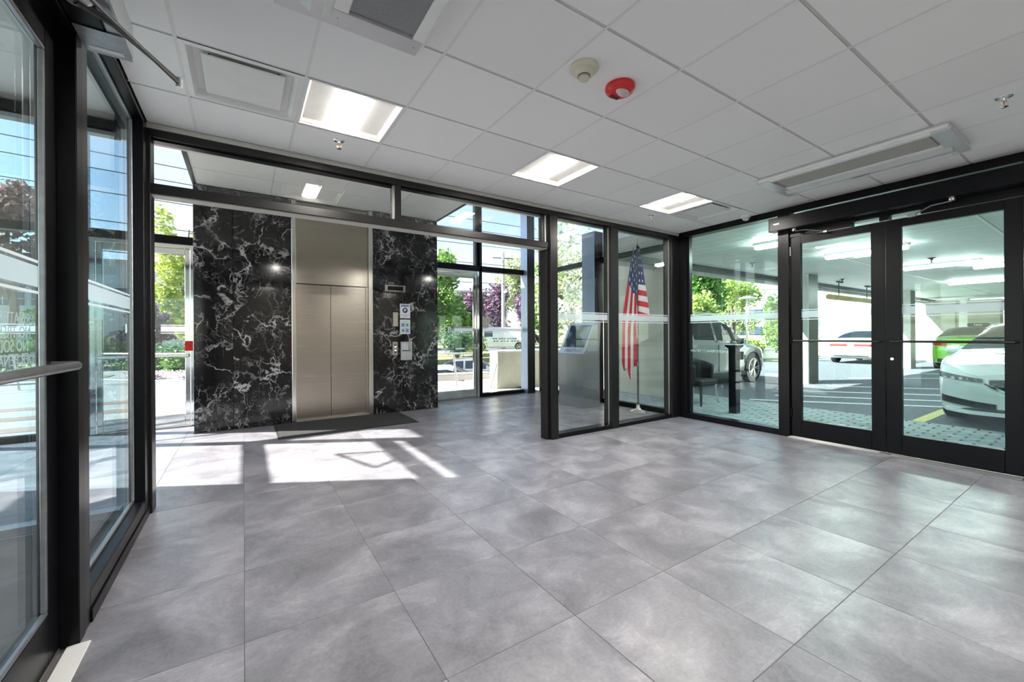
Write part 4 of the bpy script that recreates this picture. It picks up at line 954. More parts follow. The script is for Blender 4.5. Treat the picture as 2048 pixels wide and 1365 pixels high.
# ------------------------------------------------------------------ cars
def interp(pts, x):
    if x <= pts[0][0]: return pts[0][1]
    for (a, b), (c, d) in zip(pts, pts[1:]):
        if x <= c:
            t = (x - a) / (c - a); t = t * t * (3 - 2 * t) * 0.5 + t * 0.5; return b + (d - b) * t
    return pts[-1][1]
def make_car(name, label, L, W, sill, belt, roof, wroof, side_win, shields, paint, wheels, wr_, loc, rz, group, taper=0.42):
    root = empty(name, loc, rz); tag(root, label, 'van' if name == 'van' else 'car', group)
    hw = W / 2; st = sorted(set([round(i * L / 110, 4) for i in range(111)]))
    def half(x):
        d = min(x, L - x); return hw * (1 - taper * max(0, 1 - d / 0.75) ** 3)
    def bottom(x):
        z = sill + 0.10 * max(0, 1 - min(x, L - x) / 0.25)
        for wx in wheels:
            if abs(x - wx) < wr_ + 0.065: z = max(z, wr_ + math.sqrt((wr_ + 0.065) ** 2 - (x - wx) ** 2))
        return z
    secs = []
    for x in st:
        h = half(x); zb, zl, zr = bottom(x), interp(belt, x), interp(roof, x); zb = min(zb, zl - 0.12)
        zr = max(zr, zl + 0.012); g = min(1, (zr - zl) / 0.35); wt = h * (0.93 * (1 - g) + wroof * g)
        s_ = h * 0.94
        secs.append([(h * 0.965, zb), (h, zb + 0.32 * (zl - zb)), (h * 0.995, zb + 0.68 * (zl - zb)), (h * 0.975, zl - 0.03 * min(1, (zl - zb) / 0.3)), (s_, zl),
                     (s_ + (wt - s_) * 0.10, zl + (zr - zl) * 0.10), (s_ + (wt - s_) * 0.86, zl + (zr - zl) * 0.84), (wt * 0.90, zr - 0.012 * g), (wt * 0.5, zr + 0.028), (0, zr + 0.036)])
    n = 10; V = []; F = {'body': [], 'side_window': [], 'windscreen': []}
    for x, sc in zip(st, secs):
        V += [(x, y, z) for y, z in sc] + [(x, -y, z) for y, z in sc]
    for i in range(len(st) - 1):
        xm = (st[i] + st[i + 1]) / 2
        for sd in (0, 1):
            for j in range(n - 1):
                a = i * 2 * n + sd * n + j; b = a + 2 * n; f = (a, b, b + 1, a + 1) if sd == 0 else (a, a + 1, b + 1, b)
                key = 'body'
                if j == 5 and any(p <= xm <= q for p, q in side_win): key = 'side_window'
                if j >= 6 and any(p <= xm <= q for p, q in shields): key = 'windscreen'
                F[key].append(f)
        a = i * 2 * n; F['body'].append((a, a + n, a + 3 * n, a + 2 * n))
    for i in (0, len(st) - 1):
        b = i * 2 * n; F['body'].append(tuple([b + j for j in range(n)] + [b + n + j for j in range(n - 2, -1, -1)]))
    for key, mat in (('body', paint), ('side_window', 'car_glass'), ('windscreen', 'car_glass')):
        if not F[key]: continue
        used = sorted(set(k for f in F[key] for k in f)); mp_ = {k: q for q, k in enumerate(used)}
        m = MB().add([V[k] for k in used], [tuple(mp_[k] for k in f) for f in F[key]]); m.build(key, mat, root, True)
    # wheels
    tm = MB(); rr = wr_
    tm.lathe([(rr * 0.70, -0.10), (rr * 0.93, -0.11), (rr, -0.085), (rr, 0.085), (rr * 0.93, 0.11), (rr * 0.70, 0.10)], (0, 0, 0), 32, 'Y'); tme = tm.mesh('wheel', 'tyre', True)
    rm = MB(); rm.lathe([(rr * 0.71, -0.085), (rr * 0.71, -0.105), (rr * 0.64, -0.108), (rr * 0.62, -0.06)], (0, 0, 0), 32, 'Y')
    for q in range(5):
        for off in (-0.16, 0.16):
            t0 = 2 * math.pi * q / 5
            p0 = (rr * 0.10 * math.cos(t0), -0.085, rr * 0.10 * math.sin(t0)); p1 = (rr * 0.66 * math.cos(t0 + off), -0.10, rr * 0.66 * math.sin(t0 + off)); rm.tube(p0, p1, rr * 0.055, rr * 0.05, 6)
    rm.lathe([(0, -0.102), (rr * 0.15, -0.10), (rr * 0.17, -0.07)], (0, 0, 0), 16, 'Y'); rme = rm.mesh('rim', 'alloy', True)
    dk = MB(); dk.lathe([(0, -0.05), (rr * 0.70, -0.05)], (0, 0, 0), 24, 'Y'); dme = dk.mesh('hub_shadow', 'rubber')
    for wx in wheels:
        for sd in (-1, 1):
            wo_ = put('wheel', tme, root, (wx, sd * (hw - 0.115), wr_), 0 if sd < 0 else math.pi)
            put('rim', rme, wo_); put('hub_shadow', dme, wo_)
    B('underbody', 'rubber', root, 0.5, L - 0.5, -hw + 0.16, hw - 0.16, sill - 0.02, sill + 0.3, 0)
    root['half_fn'] = 0.0
    def end_x(y, front):
        lo, hi = 0.0, 0.76
        if half(0.0) >= abs(y): d = 0.0
        else:
            for _ in range(30):
                md = (lo + hi) / 2
                if half(md) < abs(y): lo = md
                else: hi = md
            d = hi
        return L - d if front else d
    def patch(pname, mat, y0, y1, zlo, zhi, front, off=0.012, parent=None):
        m = MB(); k_ = 12; s_ = 1 if front else -1; vs = []
        for q in range(k_ + 1):
            t = q / k_; y = y0 + (y1 - y0) * t; x = end_x(y, front) + s_ * off
            vs += [(x, y, zlo(t)), (x, y, zhi(t)), (x - s_ * 0.05, y, zlo(t)), (x - s_ * 0.05, y, zhi(t))]
        fs = []
        for q in range(k_):
            a = q * 4; fs += [(a, a + 4, a + 5, a + 1), (a + 1, a + 5, a + 7, a + 3), (a, a + 2, a + 6, a + 4)]
        fs += [(0, 1, 3, 2), (k_ * 4, k_ * 4 + 2, k_ * 4 + 3, k_ * 4 + 1)]
        return m.add(vs, fs).build(pname, mat, parent or root)
    return root, patch, half
def mirrors(root, x, hw, z, mat):
    for s_ in (-1, 1):
        m = MB(); m.lathe([(0, -0.12), (0.06, -0.10), (0.085, -0.02), (0.08, 0.07), (0, 0.10)], (0, 0, 0), 14, 'Y'); m.v = [(a * 0.8 + x, y * 0.9 + s_ * (hw + 0.09), b * 0.95 + z) for a, y, b in m.v]
        m.build('mirror', mat, root, True)
def handles(root, xs, hw, z, mat='chrome'):
    for x in xs:
        for s_ in (-1, 1): B('door_handle', mat, root, x - 0.10, x + 0.10, s_ * (hw - 0.012), s_ * (hw + 0.022), z - 0.016, z + 0.016, 0.006)
# silver suv: along +x, its right side towards the lobby
L = 4.85
suv, patch, half = make_car('suv', 'silver suv parked side on beyond the chair and black post', L, 1.95, 0.27,
    [(0, 0.78), (0.15, 1.0), (0.5, 1.10), (3.3, 1.04), (3.9, 0.98), (4.6, 0.86), (4.85, 0.66)],
    [(0, 0.8), (0.18, 1.05), (0.75, 1.66), (1.3, 1.74), (2.5, 1.74), (2.95, 1.62), (3.75, 1.03), (4.85, 0.68)], 0.74,
    [(0.62, 1.28), (1.36, 2.22), (2.30, 3.22)], [(0.25, 0.72), (2.95, 3.66)], 'paint_silver', (0.98, 3.92), 0.375, (7.43, 6.67, -0.015), 0.0, 'cars in the covered car park')
B('window_pillar', 'black_plastic', suv, 2.21, 2.31, -0.91, -0.86, 1.08, 1.12, 0)
mirrors(suv, 3.12, 0.93, 1.10, 'car_glass'); handles(suv, (1.55, 2.62), 0.965, 0.90)
for s_ in (-1, 1):
    B('sill_cladding', 'black_plastic', suv, 1.42, 3.48, s_ * 0.90, s_ * 0.978, 0.23, 0.33, 0.01); B('door_seam', 'joint_dark', suv, 2.255, 2.262, s_ * 0.962, s_ * 0.979, 0.36, 1.02, 0)
    B('fender_vent', 'black_plastic', suv, 3.42, 3.47, s_ * 0.955, s_ * 0.980, 0.52, 0.74, 0.004)
    MB().path([(0.7, s_ * 0.70, 1.73), (1.2, s_ * 0.70, 1.80), (2.4, s_ * 0.70, 1.80), (2.75, s_ * 0.70, 1.73)], 0.018, 8).build('roof_rail', 'bead_alu', suv, True)
    patch('headlight', 'head_lens', s_ * 0.50, s_ * 0.90, lambda t: 0.70 + 0.05 * t, lambda t: 0.83 + 0.05 * t, True)
patch('grille', 'black_plastic', -0.40, 0.40, lambda t: 0.55, lambda t: 0.80, True)
# white sedan nosing towards the doors (faces -x)
L = 4.85
sed, patch, half = make_car('sedan', 'white sedan with black mesh grille nosing up to the brick paving', L, 1.88, 0.18,
    [(0, 0.72), (0.2, 1.0), (0.9, 1.02), (3.3, 0.99), (4.0, 0.93), (4.6, 0.82), (4.85, 0.70)],
    [(0, 0.75), (0.25, 1.04), (0.8, 1.10), (1.5, 1.40), (2.1, 1.45), (2.6, 1.43), (3.55, 1.00), (4.85, 0.71)], 0.72,
    [(1.05, 2.0), (2.08, 3.05)], [(0.85, 1.5), (2.65, 3.48)], 'paint_white', (0.95, 3.88), 0.345, (8.18 + L, 0.76, -0.015), math.pi, 'cars in the covered car park', 0.46)
mirrors(sed, 3.05, 0.90, 1.0, 'paint_white'); handles(sed, (1.6, 2.6), 0.93, 0.84)
for s_ in (-1, 1):
    hl = patch('headlight', 'head_lens', s_ * 0.42, s_ * 0.90, lambda t: 0.615 + 0.03 * t, lambda t: 0.665 + 0.065 * t, True, 0.014)
    for q in range(5): 
        y = s_ * (0.47 + q * 0.08); MB().lathe([(0, 0), (0.018, 0.002), (0.022, -0.01)], (L - 0.0 if abs(y) < 0.5 else L - (abs(y) - 0.5) * 0.35, y, 0.655), 10, 'X').build('led_cell', 'clear_lens', hl, True)
    patch('lower_intake', 'black_plastic', s_ * 0.30, s_ * 0.86, lambda t: 0.265 + 0.04 * t, lambda t: 0.34 + 0.06 * t, True, 0.014)
    B('door_seam', 'joint_dark', sed, 2.08, 2.086, s_ * 0.925, s_ * 0.943, 0.3, 0.95, 0)
gg = patch('grille', 'black_plastic', -0.36, 0.36, lambda t: 0.40 + 0.20 * abs(2 * t - 1), lambda t: 0.685 - 0.03 * abs(2 * t - 1), True, 0.016)
for s_ in (-1, 1): patch('grille_trim', 'chrome', s_ * 0.02, s_ * 0.40, lambda t: 0.375 + 0.215 * t, lambda t: 0.40 + 0.215 * t, True, 0.02)
patch('lip', 'paint_white', -0.80, 0.80, lambda t: 0.185, lambda t: 0.235, True, 0.03)
# white coupe seen from behind (faces +x)
L = 4.6
cpe, patch, half = make_car('coupe', 'white coupe with a full width red tail lamp parked beyond the first column', L, 1.82, 0.22,
    [(0, 0.85), (0.12, 0.98), (0.9, 1.0), (3.3, 0.95), (4.6, 0.65)], [(0, 0.87), (0.15, 1.0), (0.8, 1.04), (1.5, 1.36), (2.4, 1.38), (3.3, 0.97), (4.6, 0.67)], 0.70,
    [(1.05, 2.9)], [(0.85, 1.5), (2.5, 3.25)], 'paint_white', (0.85, 3.6), 0.33, (21.2, 6.75, -0.015), 0, 'cars in the covered car park', 0.30)
for s_ in (-1, 1): patch('tail_lamp', 'tail_red', s_ * 0.12, s_ * 0.80, lambda t: 0.74, lambda t: 0.83, False)
patch('bumper_slot', 'black_plastic', -0.6, 0.6, lambda t: 0.32, lambda t: 0.36, False)
# green taxi seen from behind
L = 4.7
tx, patch, half = make_car('taxi', 'bright green taxi with a roof sign parked past the second column', L, 1.88, 0.24,
    [(0, 0.80), (0.12, 1.0), (0.6, 1.05), (3.4, 1.0), (4.7, 0.7)], [(0, 0.84), (0.15, 1.06), (0.55, 1.12), (1.25, 1.45), (2.4, 1.47), (3.4, 1.02), (4.7, 0.72)], 0.74,
    [(0.9, 1.9), (2.0, 2.95)], [(0.62, 1.22), (2.6, 3.35)], 'paint_green', (0.9, 3.75), 0.34, (19.9, 3.2, -0.015), 0, 'cars in the covered car park', 0.26)
for s_ in (-1, 1):
    patch('tail_lamp', 'tail_red', s_ * 0.48, s_ * 0.88, lambda t: 0.84 + 0.02 * t, lambda t: 0.93 + 0.02 * t, False)
    patch('indicator', 'lamp_amber', s_ * 0.40, s_ * 0.47, lambda t: 0.74, lambda t: 0.82, False)
pl = patch('licence_plate', 'plate_white', -0.26, 0.26, lambda t: 0.70, lambda t: 0.84, False, 0.02)
patch('rear_bumper', 'black_plastic', -0.7, 0.7, lambda t: 0.28, lambda t: 0.40, False, 0.02)
B('roof_sign', 'black_plastic', tx, 1.6, 1.9, -0.26, 0.26, 1.49, 1.61, 0.02)
text('roof_sign_lettering', 'TAXI', 0.09, 'vinyl_white', tx, (1.592, 0, 1.55), '-x', 0.001)

# ------------------------------------------------------------------ push post and chair outside the window
t = empty('push_plate_post', (6.62, 3.64, 0)); tag(t, 'square black post with a flared cap and side push plate outside the glass', 'post')
B('shaft', 'frame_black', t, -0.062, 0.062, -0.062, 0.062, 0.0, 1.03, 0.005); B('foot', 'frame_black', t, -0.07, 0.07, -0.07, 0.07, -0.007, 0.0, 0.003)
cp = MB(); q = lambda r, z: [(-r, -r, z), (r, -r, z), (r, r, z), (-r, r, z)]
cp.add(q(0.062, 1.03) + q(0.10, 1.075) + q(0.10, 1.09), [(i, (i + 1) % 4, 4 + (i + 1) % 4, 4 + i) for i in range(4)] + [(4 + i, 4 + (i + 1) % 4, 8 + (i + 1) % 4, 8 + i) for i in range(4)] + [(8, 9, 10, 11)]); cp.build('flared_cap', 'frame_black', t)
B('push_plate', 'black_plastic', t, -0.05, 0.06, -0.125, -0.062, 0.86, 0.99, 0.006)
ch = empty('armchair', (7.0, 4.55, 0)); tag(ch, 'dark rounded tub armchair on tapered legs outside on the brick paving', 'chair')
B('seat', 'rubber', ch, -0.27, 0.27, -0.26, 0.28, 0.34, 0.45, 0.03)
sh = MB(); rows = []
def shell(u, v):
    a = math.radians(-118 + 236 * u) + math.pi / 2; top = 0.70 + 0.14 * (1 - abs(2 * u - 1) ** 1.5); r = 0.31 + 0.03 * v
    return (r * math.cos(a), r * math.sin(a) * 1.0, 0.32 + (top - 0.32) * v)
so_ = sh.grid(shell, 28, 6).build('tub_back', 'black_plastic', ch, True); md = so_.modifiers.new('thick', 'SOLIDIFY'); md.thickness = 0.04
for sx in (-1, 1):
    for sy in (-1, 1): MB().tube((sx * 0.22, sy * 0.22, 0.36), (sx * 0.27, sy * 0.26, -0.006), 0.030, 0.016, 10).build('leg', 'black_plastic' if sx < 0 else 'chrome', ch, True)
# pale wall outside the lobby, beyond the flag
t = empty('garden_wall', (7.08, 5.15, 0)); tag(t, 'plain cream concrete wall outside the lobby behind the flag', 'wall')
B('panel', 'cream_render', t, 0, 0.25, 0, 1.35, -0.03, 3.2, 0.004); B('panel', 'cream_render', t, 0, 0.25, 1.36, 2.2, -0.03, 3.2, 0.004); B('coping', 'concrete', t, -0.03, 0.28, -0.03, 2.23, 3.2, 3.28, 0.004)

# ------------------------------------------------------------------ planting
def leaves(n, blobs, size, jitter=1.0):
    m = MB()
    for _ in range(n):
        c, r = random.choices(blobs, weights=[b[1][0] * b[1][1] * b[1][2] for b in blobs])[0]
        while True:
            d = Vector((random.gauss(0, 1), random.gauss(0, 1), random.gauss(0, 1)))
            if d.length > 1e-3: break
        d = d.normalized() * (random.random() ** 0.33) * (0.75 + 0.35 * random.random())
        p = Vector((c[0] + d.x * r[0], c[1] + d.y * r[1], c[2] + d.z * r[2]))
        a = Vector((random.gauss(0, 1), random.gauss(0, 1), random.gauss(0, 0.6))).normalized(); b = a.orthogonal().normalized()
        b = (b * math.cos(1.3 * random.random()) + a.cross(b) * math.sin(3 * random.random())).normalized()
        s_ = size * random.uniform(0.6, 1.3)
        m.add([p - a * s_, p + b * s_ * 0.5, p + a * s_, p - b * s_ * 0.5], [(0, 1, 2, 3)])
    return m
def leafmesh(name, m, mat):
    me = bpy.data.meshes.new(name); me.from_pydata(m.v, [], m.f); me.materials.append(M[mat]); return me
def make_tree(label, base, h, crown_r, crown_h, mat, n, size, trunk_r, group, lobes=9, z0=None, name='tree'):
    t = empty(name, base); tag(t, label, 'tree', group)
    cz = h - crown_h / 2; bl = []
    for k in range(lobes):
        a = random.uniform(0, 6.28); q = random.uniform(0.15, 0.68); zz = random.uniform(-0.38, 0.36)
        bl.append(((math.cos(a) * q * crown_r, math.sin(a) * q * crown_r, cz + zz * crown_h), (crown_r * random.uniform(0.30, 0.5), crown_r * random.uniform(0.30, 0.5), crown_h * random.uniform(0.14, 0.24))))
    tr = MB(); tr.path([(0, 0, 0), (0.03 * h, 0.01 * h, h * 0.3), (0.0, 0.02 * h, h * 0.62), (0.02 * h, 0, h * 0.85)], [trunk_r, trunk_r * 0.8, trunk_r * 0.5, trunk_r * 0.2], 8)
    tr.build('trunk', 'bark', t, True)
    for c, r in bl[:6]: MB().path([(0.01 * h, 0.01 * h, h * 0.35), (c[0] * 0.5, c[1] * 0.5, (h * 0.42 + c[2]) / 2), c], [trunk_r * 0.45, trunk_r * 0.3, trunk_r * 0.1], 6).build('branch', 'bark', t, True)
    put('foliage', leafmesh('foliage', leaves(n, bl, size), mat), t)['kind'] = 'stuff'
    return t
def make_shrub(label, base, rx, ry, h, mat, n, size, group, name='shrub', cat='shrub'):
    t = empty(name, base); tag(t, label, cat, group)
    bl = [((random.uniform(-0.5, 0.5) * rx, random.uniform(-0.5, 0.5) * ry, h * random.uniform(0.3, 0.62)), (rx * 0.6, ry * 0.6, h * 0.40)) for _ in range(6)]
    st = MB()
    for k in range(5): st.tube((0, 0, 0), (random.uniform(-0.4, 0.4) * rx, random.uniform(-0.4, 0.4) * ry, h * 0.6), 0.02 * h + 0.01, 0.006, 6)
    st.build('stems', 'bark', t); put('foliage', leafmesh('foliage', leaves(n, bl, size), mat), t)['kind'] = 'stuff'
    return t
G1 = 'trees across the street'
# beyond the left end of the lobby
make_tree('yellow green tree standing behind the red stickered chrome door', at(372, 26, -0.1), 9.6, 2.0, 8.2, 'leaf_yellow', 4200, 0.20, 0.18, G1, 14)
make_tree('purple leaved tree behind the red stickered chrome door', at(292, 22, -0.1), 3.6, 1.7, 3.0, 'leaf_purple', 2600, 0.16, 0.12, G1)
make_tree('dark red maple reaching over the walk outside the entrance door', at(10, 19, -0.1), 9.0, 3.3, 5.6, 'leaf_maroon', 3600, 0.20, 0.2, G1, 10)
make_tree('small green tree at the far end of the hedge', at(95, 30, -0.1), 3.8, 2.0, 3.0, 'leaf_green', 1800, 0.2, 0.12, G1)
# seen through the front glazing right of the elevator
make_tree('tall green tree close beside the marble edge, across the street', at(868, 27, -0.1), 8.0, 2.2, 6.6, 'leaf_green', 3600, 0.20, 0.2, G1, 12)
make_tree('low bushy green tree beyond the numbered chrome door', at(915, 30, -0.1), 4.4, 1.7, 3.6, 'leaf_green', 2600, 0.16, 0.15, G1)
make_tree('yellow topped tree beyond the numbered chrome door', at(888, 42, -0.1), 6.6, 1.6, 2.6, 'leaf_yellow', 1400, 0.2, 0.15, G1)
make_tree('purple plum tree behind the white van', at(972, 47, -0.1), 7.0, 3.4, 6.4, 'leaf_purple', 4600, 0.24, 0.2, G1, 14)
make_tree('second purple plum tree beside the lamp pole', at(1066, 43, -0.1), 6.4, 2.6, 6.0, 'leaf_purple', 3600, 0.24, 0.2, G1, 12)
make_tree('pale feathery tree rising over the plum trees', at(1040, 52, -0.1), 11.0, 4.0, 8.0, 'leaf_pale', 3400, 0.26, 0.25, G1, 12)
make_tree('purple shrubby tree beside the door frame', at(934, 36, -0.1), 4.6, 1.0, 2.8, 'leaf_purple', 1300, 0.14, 0.1, G1)
make_tree('pale twiggy tree behind the directory kiosk', at(1140, 22, -0.05), 8.5, 2.6, 7.8, 'leaf_pale', 2600, 0.15, 0.2, G1, 14)
make_tree('slender green tree showing past the corner column', at(1098, 30, -0.05), 7.0, 1.6, 6.0, 'leaf_green', 1500, 0.18, 0.15, G1)
# beyond the car park
G2 = 'trees beyond the car park'
make_tree('tall dark green tree behind the silver suv', at(1392, 24, -0.05), 6.8, 1.9, 5.8, 'leaf_green', 3800, 0.17, 0.2, G2, 12)
make_tree('grey green bare branched tree above the suv roof', at(1440, 30, -0.05), 5.9, 2.3, 4.4, 'leaf_pale', 1900, 0.18, 0.2, G2)
make_tree('yellow green spreading tree above the suv bonnet', at(1466, 27, -0.05), 4.9, 1.9, 3.4, 'leaf_yellow', 2600, 0.13, 0.14, G2)
make_tree('light green tree standing at the suv rear window', at(1405, 19, -0.05), 3.4, 0.8, 2.5, 'leaf_yellow', 1500, 0.11, 0.1, G2)
make_tree('green tree at the edge of the pale office wall', at(1560, 34, -0.05), 6.0, 1.4, 5.2, 'leaf_green', 1800, 0.2, 0.15, G2)
make_tree('clipped green tree behind the first column', at(1650, 27, -0.05), 2.9, 1.5, 1.4, 'leaf_yellow', 1500, 0.12, 0.1, G2)
make_tree('leafy green tree showing above the clipped tree', at(1640, 36, -0.05), 5.8, 1.1, 5.0, 'leaf_green', 1300, 0.2, 0.15, G2)
make_shrub('grey green shrub against the white concrete wall', at(1682, 24.5, -0.05), 1.0, 0.8, 1.5, 'leaf_green', 900, 0.12, 'shrubs by the car park')
for u, D, h, mt, lb in ((1470, 20, 0.95, 'leaf_green', 'low green shrub next to the lamp post beyond the suv'), (1506, 21, 0.85, 'leaf_yellow', 'yellow green shrub on the low white wall'), (1552, 21, 1.6, 'leaf_green', 'taller round green shrub on the low white wall'), (1575, 24, 1.0, 'leaf_green', 'green shrub at the end of the low white wall')):
    make_shrub(lb, at(u, D, 0.3), 0.9, 0.7, h, mt, 1100, 0.09, 'shrubs by the car park')
p0, p1 = at(1425, 20.4), at(1600, 23.5)
t = empty('planter_wall', (p0.x, p0.y, -0.05), math.atan2(p1.y - p0.y, p1.x - p0.x)); tag(t, 'low white planter wall under the green shrubs beyond the suv', 'wall')
Lp = (p1 - p0).length; B('face', 'concrete_white', t, 0, Lp, -0.15, 0.10, 0, 0.42, 0.01); B('coping', 'concrete', t, -0.03, Lp + 0.03, -0.19, 0.12, 0.42, 0.50, 0.01); B('soil', 'soil', t, 0, Lp, 0.10, 2.2, 0, 0.36, 0)
def lamp_post(u, D, h, label):
    t = empty('lamp_post', at(u, D, -0.05)); tag(t, label, 'lamp post', 'lamp posts')
    MB().tube((0, 0, 0), (0, 0, h), 0.05, 0.035, 10).build('pole', 'pole_grey', t, True); MB().lathe([(0, h + 0.12), (0.06, h + 0.11), (0.34, h + 0.02), (0.33, h - 0.02), (0.05, h - 0.03)], (0, 0, 0), 18).build('lamp_head', 'pole_grey', t, True); B('base', 'concrete', t, -0.14, 0.14, -0.14, 0.14, 0, 0.12, 0.01)
lamp_post(1494, 19.0, 2.95, 'thin grey lamp post with a flat round head behind the suv bonnet')
def utility_pole(u, D, h, r, label, arms=True):
    t = empty('utility_pole', at(u, D, -0.1)); tag(t, label, 'pole', 'street poles')
    MB().tube((0, 0, 0), (0, 0, h), r, r * 0.75, 10).build('pole', 'pole_grey', t, True)
    if arms:
        MB().tube((-1.1, 0.3, h - 0.6), (1.1, -0.3, h - 0.6), 0.06, n=8).build('crossarm', 'bark', t)
        for k in (-0.9, 0, 0.9): MB().tube((k, -0.27 * k, h - 0.55), (k, -0.27 * k, h - 0.35), 0.05, n=8).build('insulator', 'pole_grey', t)
utility_pole(1007, 43, 10.0, 0.22, 'pale utility pole with crossarm standing behind the white van')
utility_pole(1385, 26, 8.0, 0.13, 'slim pale pole behind the suv rear door', False)
utility_pole(1440, 36, 9.0, 0.14, 'slim pale pole rising over the trees beyond the car park')
# overhead wires
for k, (y, z, lb) in enumerate(((34, 12.4, 'topmost overhead wire crossing the sky above the street'), (34.4, 11.55, 'second overhead wire from the top above the street'), (34, 10.1, 'third overhead wire from the top above the street'), (33.5, 8.3, 'fourth overhead wire from the top above the street'), (34, 6.6, 'lowest overhead wire above the street'))):
    o = MB().path([(-60 + 12 * i, y, z - 0.5 * math.sin(math.pi * ((i % 4) / 4))) for i in range(9)], 0.028, 6).build('overhead_wire', 'wire_black'); tag(o, lb, 'wire', 'overhead wires')
# hedges and flower beds in front of the lobby
for i, (u, D, rx, h, mt, lb) in enumerate(((-60, 15, 2.2, 1.5, 'leaf_green', 'long green hedge outside the entrance door glass'), (85, 24, 2.0, 1.4, 'leaf_dark', 'dark green hedge section next to the railing'), (170, 18, 1.9, 1.4, 'leaf_green', 'green hedge section beyond the side window'), (335, 16, 1.6, 1.25, 'leaf_dark', 'dark hedge behind the red stickered chrome door'), (300, 14.5, 0.7, 0.8, 'leaf_green', 'round green bush at the latch side of the red stickered chrome door'), (378, 14.5, 0.8, 0.95, 'leaf_green', 'round green bush at the marble side of the red stickered chrome door'),
        (915, 23.5, 1.2, 1.8, 'leaf_dark', 'dark green bush beyond the numbered door'), (952, 29, 1.0, 1.9, 'leaf_yellow', 'bright green round bush beside the white van'))):
    make_shrub(lb, at(u, D, -0.03 if u < 800 else -0.1), rx, rx * 0.55, h, mt, int(900 * rx + 500), 0.085, 'hedges and bushes before the lobby')
for u, lb in ((308, 'white flowers along the walk by the red stickered chrome door'), (372, 'white flowers at the foot of the round bush by the marble'), (40, 'pale flowers along the grass outside the entrance door')):
    make_shrub(lb, at(u, 12.8, -0.03), 0.75, 0.4, 0.34, 'petal_white', 700, 0.04, 'flower patches', 'flower_patch', 'flowers')
p0 = at(20, 15.0)
for k, (u, w_) in enumerate(((0, 6.0),)):
    o = MB().box(-4.0, 1.9, 0, 0.9, -0.03, -0.012).build('grass_strip', 'lawn', None, loc=(at(40, 12.4).x, at(40, 12.4).y, 0)); tag(o, 'narrow strip of grass before the hedge outside the entrance', 'grass')
# hand rails
def rail(label, pts, posts, low):
    t = empty('hand_rail', pts[0]); tag(t, label, 'railing', 'hand rails outside the lobby'); o0 = Vector(pts[0])
    MB().path([Vector(p) - o0 + Vector((0, 0, 0.86)) for p in pts], 0.024, 8).build('top_rail', 'bead_alu', t, True)
    if low: MB().path([Vector(p) - o0 + Vector((0, 0, 0.14)) for p in pts], 0.02, 8).build('lower_rail', 'bead_alu', t, True)
    for q in posts:
        a = Vector(pts[0]).lerp(Vector(pts[-1]), q) - o0; MB().tube(a, a + Vector((-0.10, 0, 0.86)), 0.022, n=8).build('post', 'bead_alu', t, True)
rail('steel hand rail along the walk behind the red stickered chrome door', [at(150, 11.5, -0.03), at(440, 10.6, -0.03)], (0.02, 0.55, 0.98), True)
rail('steel hand rail outside the entrance door glass', [at(-120, 9.5, -0.03), at(85, 10.6, -0.03)], (0.1, 0.75, 0.98), True)
rail('steel hand rail beyond the numbered chrome door', [at(840, 10.3, -0.03), at(965, 10.0, -0.03)], (0.05, 0.6, 0.98), False)
t = empty('retaining_wall', (5.13, 8.6, -0.03)); tag(t, 'low cream retaining wall outside the front glazing', 'wall')
B('wall', 'concrete_cream', t, 0, 4.0, 0, 0.38, 0, 0.88, 0.006); B('coping', 'concrete_white', t, -0.02, 4.02, -0.02, 0.40, 0.88, 0.92, 0.006)
t = empty('brick_ledge', at(850, 11.6, -0.03)); tag(t, 'low pinkish masonry ledge beyond the numbered chrome door', 'wall'); t.rotation_euler = (0, 0, -0.2)
B('ledge', 'cream_wall', t, -1, 1.9, 0, 0.3, 0, 0.16, 0.006); B('cap', 'concrete', t, -1.02, 1.92, -0.02, 0.32, 0.16, 0.20, 0.004)
# street buildings
def building(label, c, w_, d_, h, mat, bands, rz=0.0, name='office_building'):
    t = empty(name, c, rz); tag(t, label, 'building', 'buildings across the street')
    B('walls', mat, t, -w_ / 2, w_ / 2, 0, d_, 0, h, 0); B('parapet', 'concrete', t, -w_ / 2 - 0.1, w_ / 2 + 0.1, -0.1, d_, h, h + 0.35, 0)
    for z0, z1, n in bands:
        for k in range(n):
            x0 = -w_ / 2 + w_ * (k + 0.08) / n; x1 = -w_ / 2 + w_ * (k + 0.92) / n
            wn_ = B('window', 'frame_bronze', t, x0, x1, -0.05, 0.02, z0, z1, 0); B('window_glass', 'window_dark', wn_, x0 + 0.08, x1 - 0.08, -0.07, -0.05, z0 + 0.08, z1 - 0.08, 0)
    return t
b = building('lilac grey office building with a dark window band and balcony rail', at(250, 44, -0.1), 26, 10, 9.3, 'lilac_wall', ((4.6, 6.6, 9),), -0.10)
for z in (5.2, 5.9, 6.9): MB().tube((-13, -0.5, z), (13, -0.5, z), 0.05, n=6).build('balcony_rail', 'pole_grey', b)
for k in range(14): MB().tube((-12.5 + k * 1.9, -0.5, 4.6), (-12.5 + k * 1.9, -0.5, 6.9), 0.04, n=6).build('rail_post', 'pole_grey', b)
building('cream building with tall windows beyond the numbered chrome door', at(930, 58, -0.1), 12, 8, 7.4, 'cream_wall', ((3.6, 6.0, 4), (0.8, 2.6, 4)), -0.5)
building('pale blue white office block beyond the car park trees', at(1528, 58, -0.1), 16, 8, 7.6, 'concrete_white', ((1.2, 2.4, 8), (3.6, 4.8, 8)), -1.0)
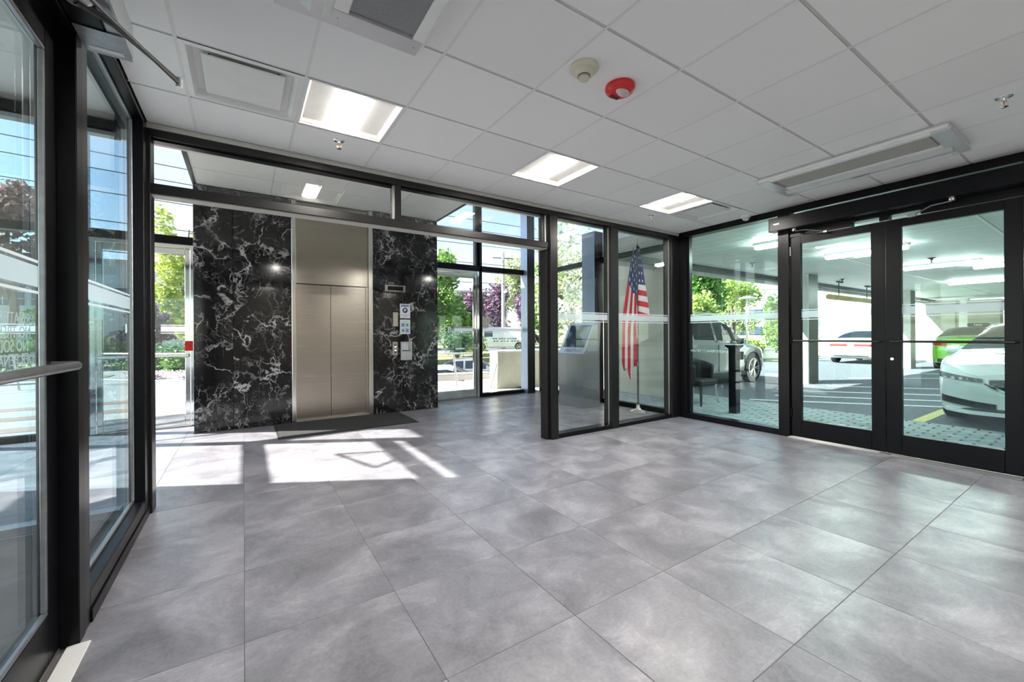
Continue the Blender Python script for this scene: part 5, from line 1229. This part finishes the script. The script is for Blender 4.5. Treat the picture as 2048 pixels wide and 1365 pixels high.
# ------------------------------------------------------------------ vehicles in front of the lobby
vl = at(1000, 37, -0.1)
L = 5.3
van, patch, half = make_car('van', 'white panel van with grey side markings standing before the plum trees', L, 2.0, 0.35,
    [(0, 0.9), (0.1, 1.15), (4.0, 1.15), (4.7, 1.05), (5.3, 0.8)], [(0, 1.0), (0.12, 1.9), (0.4, 2.05), (3.6, 2.08), (4.0, 1.95), (4.75, 1.10), (5.3, 0.82)], 0.86,
    [(0.35, 0.8), (3.3, 4.0)], [(4.05, 4.7)], 'paint_white', (0.95, 4.3), 0.36, (vl.x, vl.y, -0.1), math.radians(180 - 32), 'vehicles on the street', 0.12)
van.location = Vector((vl.x, vl.y, -0.1)) + Vector((math.cos(math.radians(-32)), math.sin(math.radians(-32)), 0)) * L * 0.5
mk = MB()
for z, xs_ in ((1.02, (1.2, 1.42, 1.64, 1.86, 2.15, 2.37, 2.59, 2.9, 3.12)), (0.80, (1.0, 1.25, 1.5, 1.9, 2.15, 2.4, 2.8, 3.05))):
    for x in xs_: mk.box(x, x + 0.15, 0.990, 1.004, z, z + 0.11)
mk.build('side_markings', 'ink_grey', van)
for s_ in (-1, 1): patch('tail_lamp', 'tail_red', s_ * 0.80, s_ * 0.93, lambda t: 0.85, lambda t: 1.15, False)
def parked(label, u, D, z, paint):
    c = at(u, D, z); L = 4.7
    r, patch, half = make_car('sedan', label, L, 1.84, 0.2, [(0, 0.75), (0.2, 0.98), (3.4, 0.97), (4.7, 0.68)], [(0, 0.78), (0.3, 1.02), (0.8, 1.08), (1.5, 1.42), (2.4, 1.45), (3.5, 0.99), (4.7, 0.7)], 0.72,
        [(1.0, 1.95), (2.05, 3.0)], [(0.85, 1.5), (2.6, 3.4)], paint, (0.95, 3.8), 0.33, (c.x, c.y, z), math.radians(-30), 'cars in the lower lot', 0.35)
    r.location = c - Vector((math.cos(math.radians(-30)), math.sin(math.radians(-30)), 0)) * L * 0.5; handles(r, (1.6, 2.6), 0.91, 0.84)
    for s_ in (-1, 1): patch('headlight', 'head_lens', s_ * 0.45, s_ * 0.85, lambda t: 0.58, lambda t: 0.68, True)
parked('white sedan parked right outside the numbered chrome door', 895, 14.6, -1.25, 'paint_white')
parked('pale sedan parked behind the white sedan in the lower lot', 945, 19.5, -1.25, 'paint_silver')
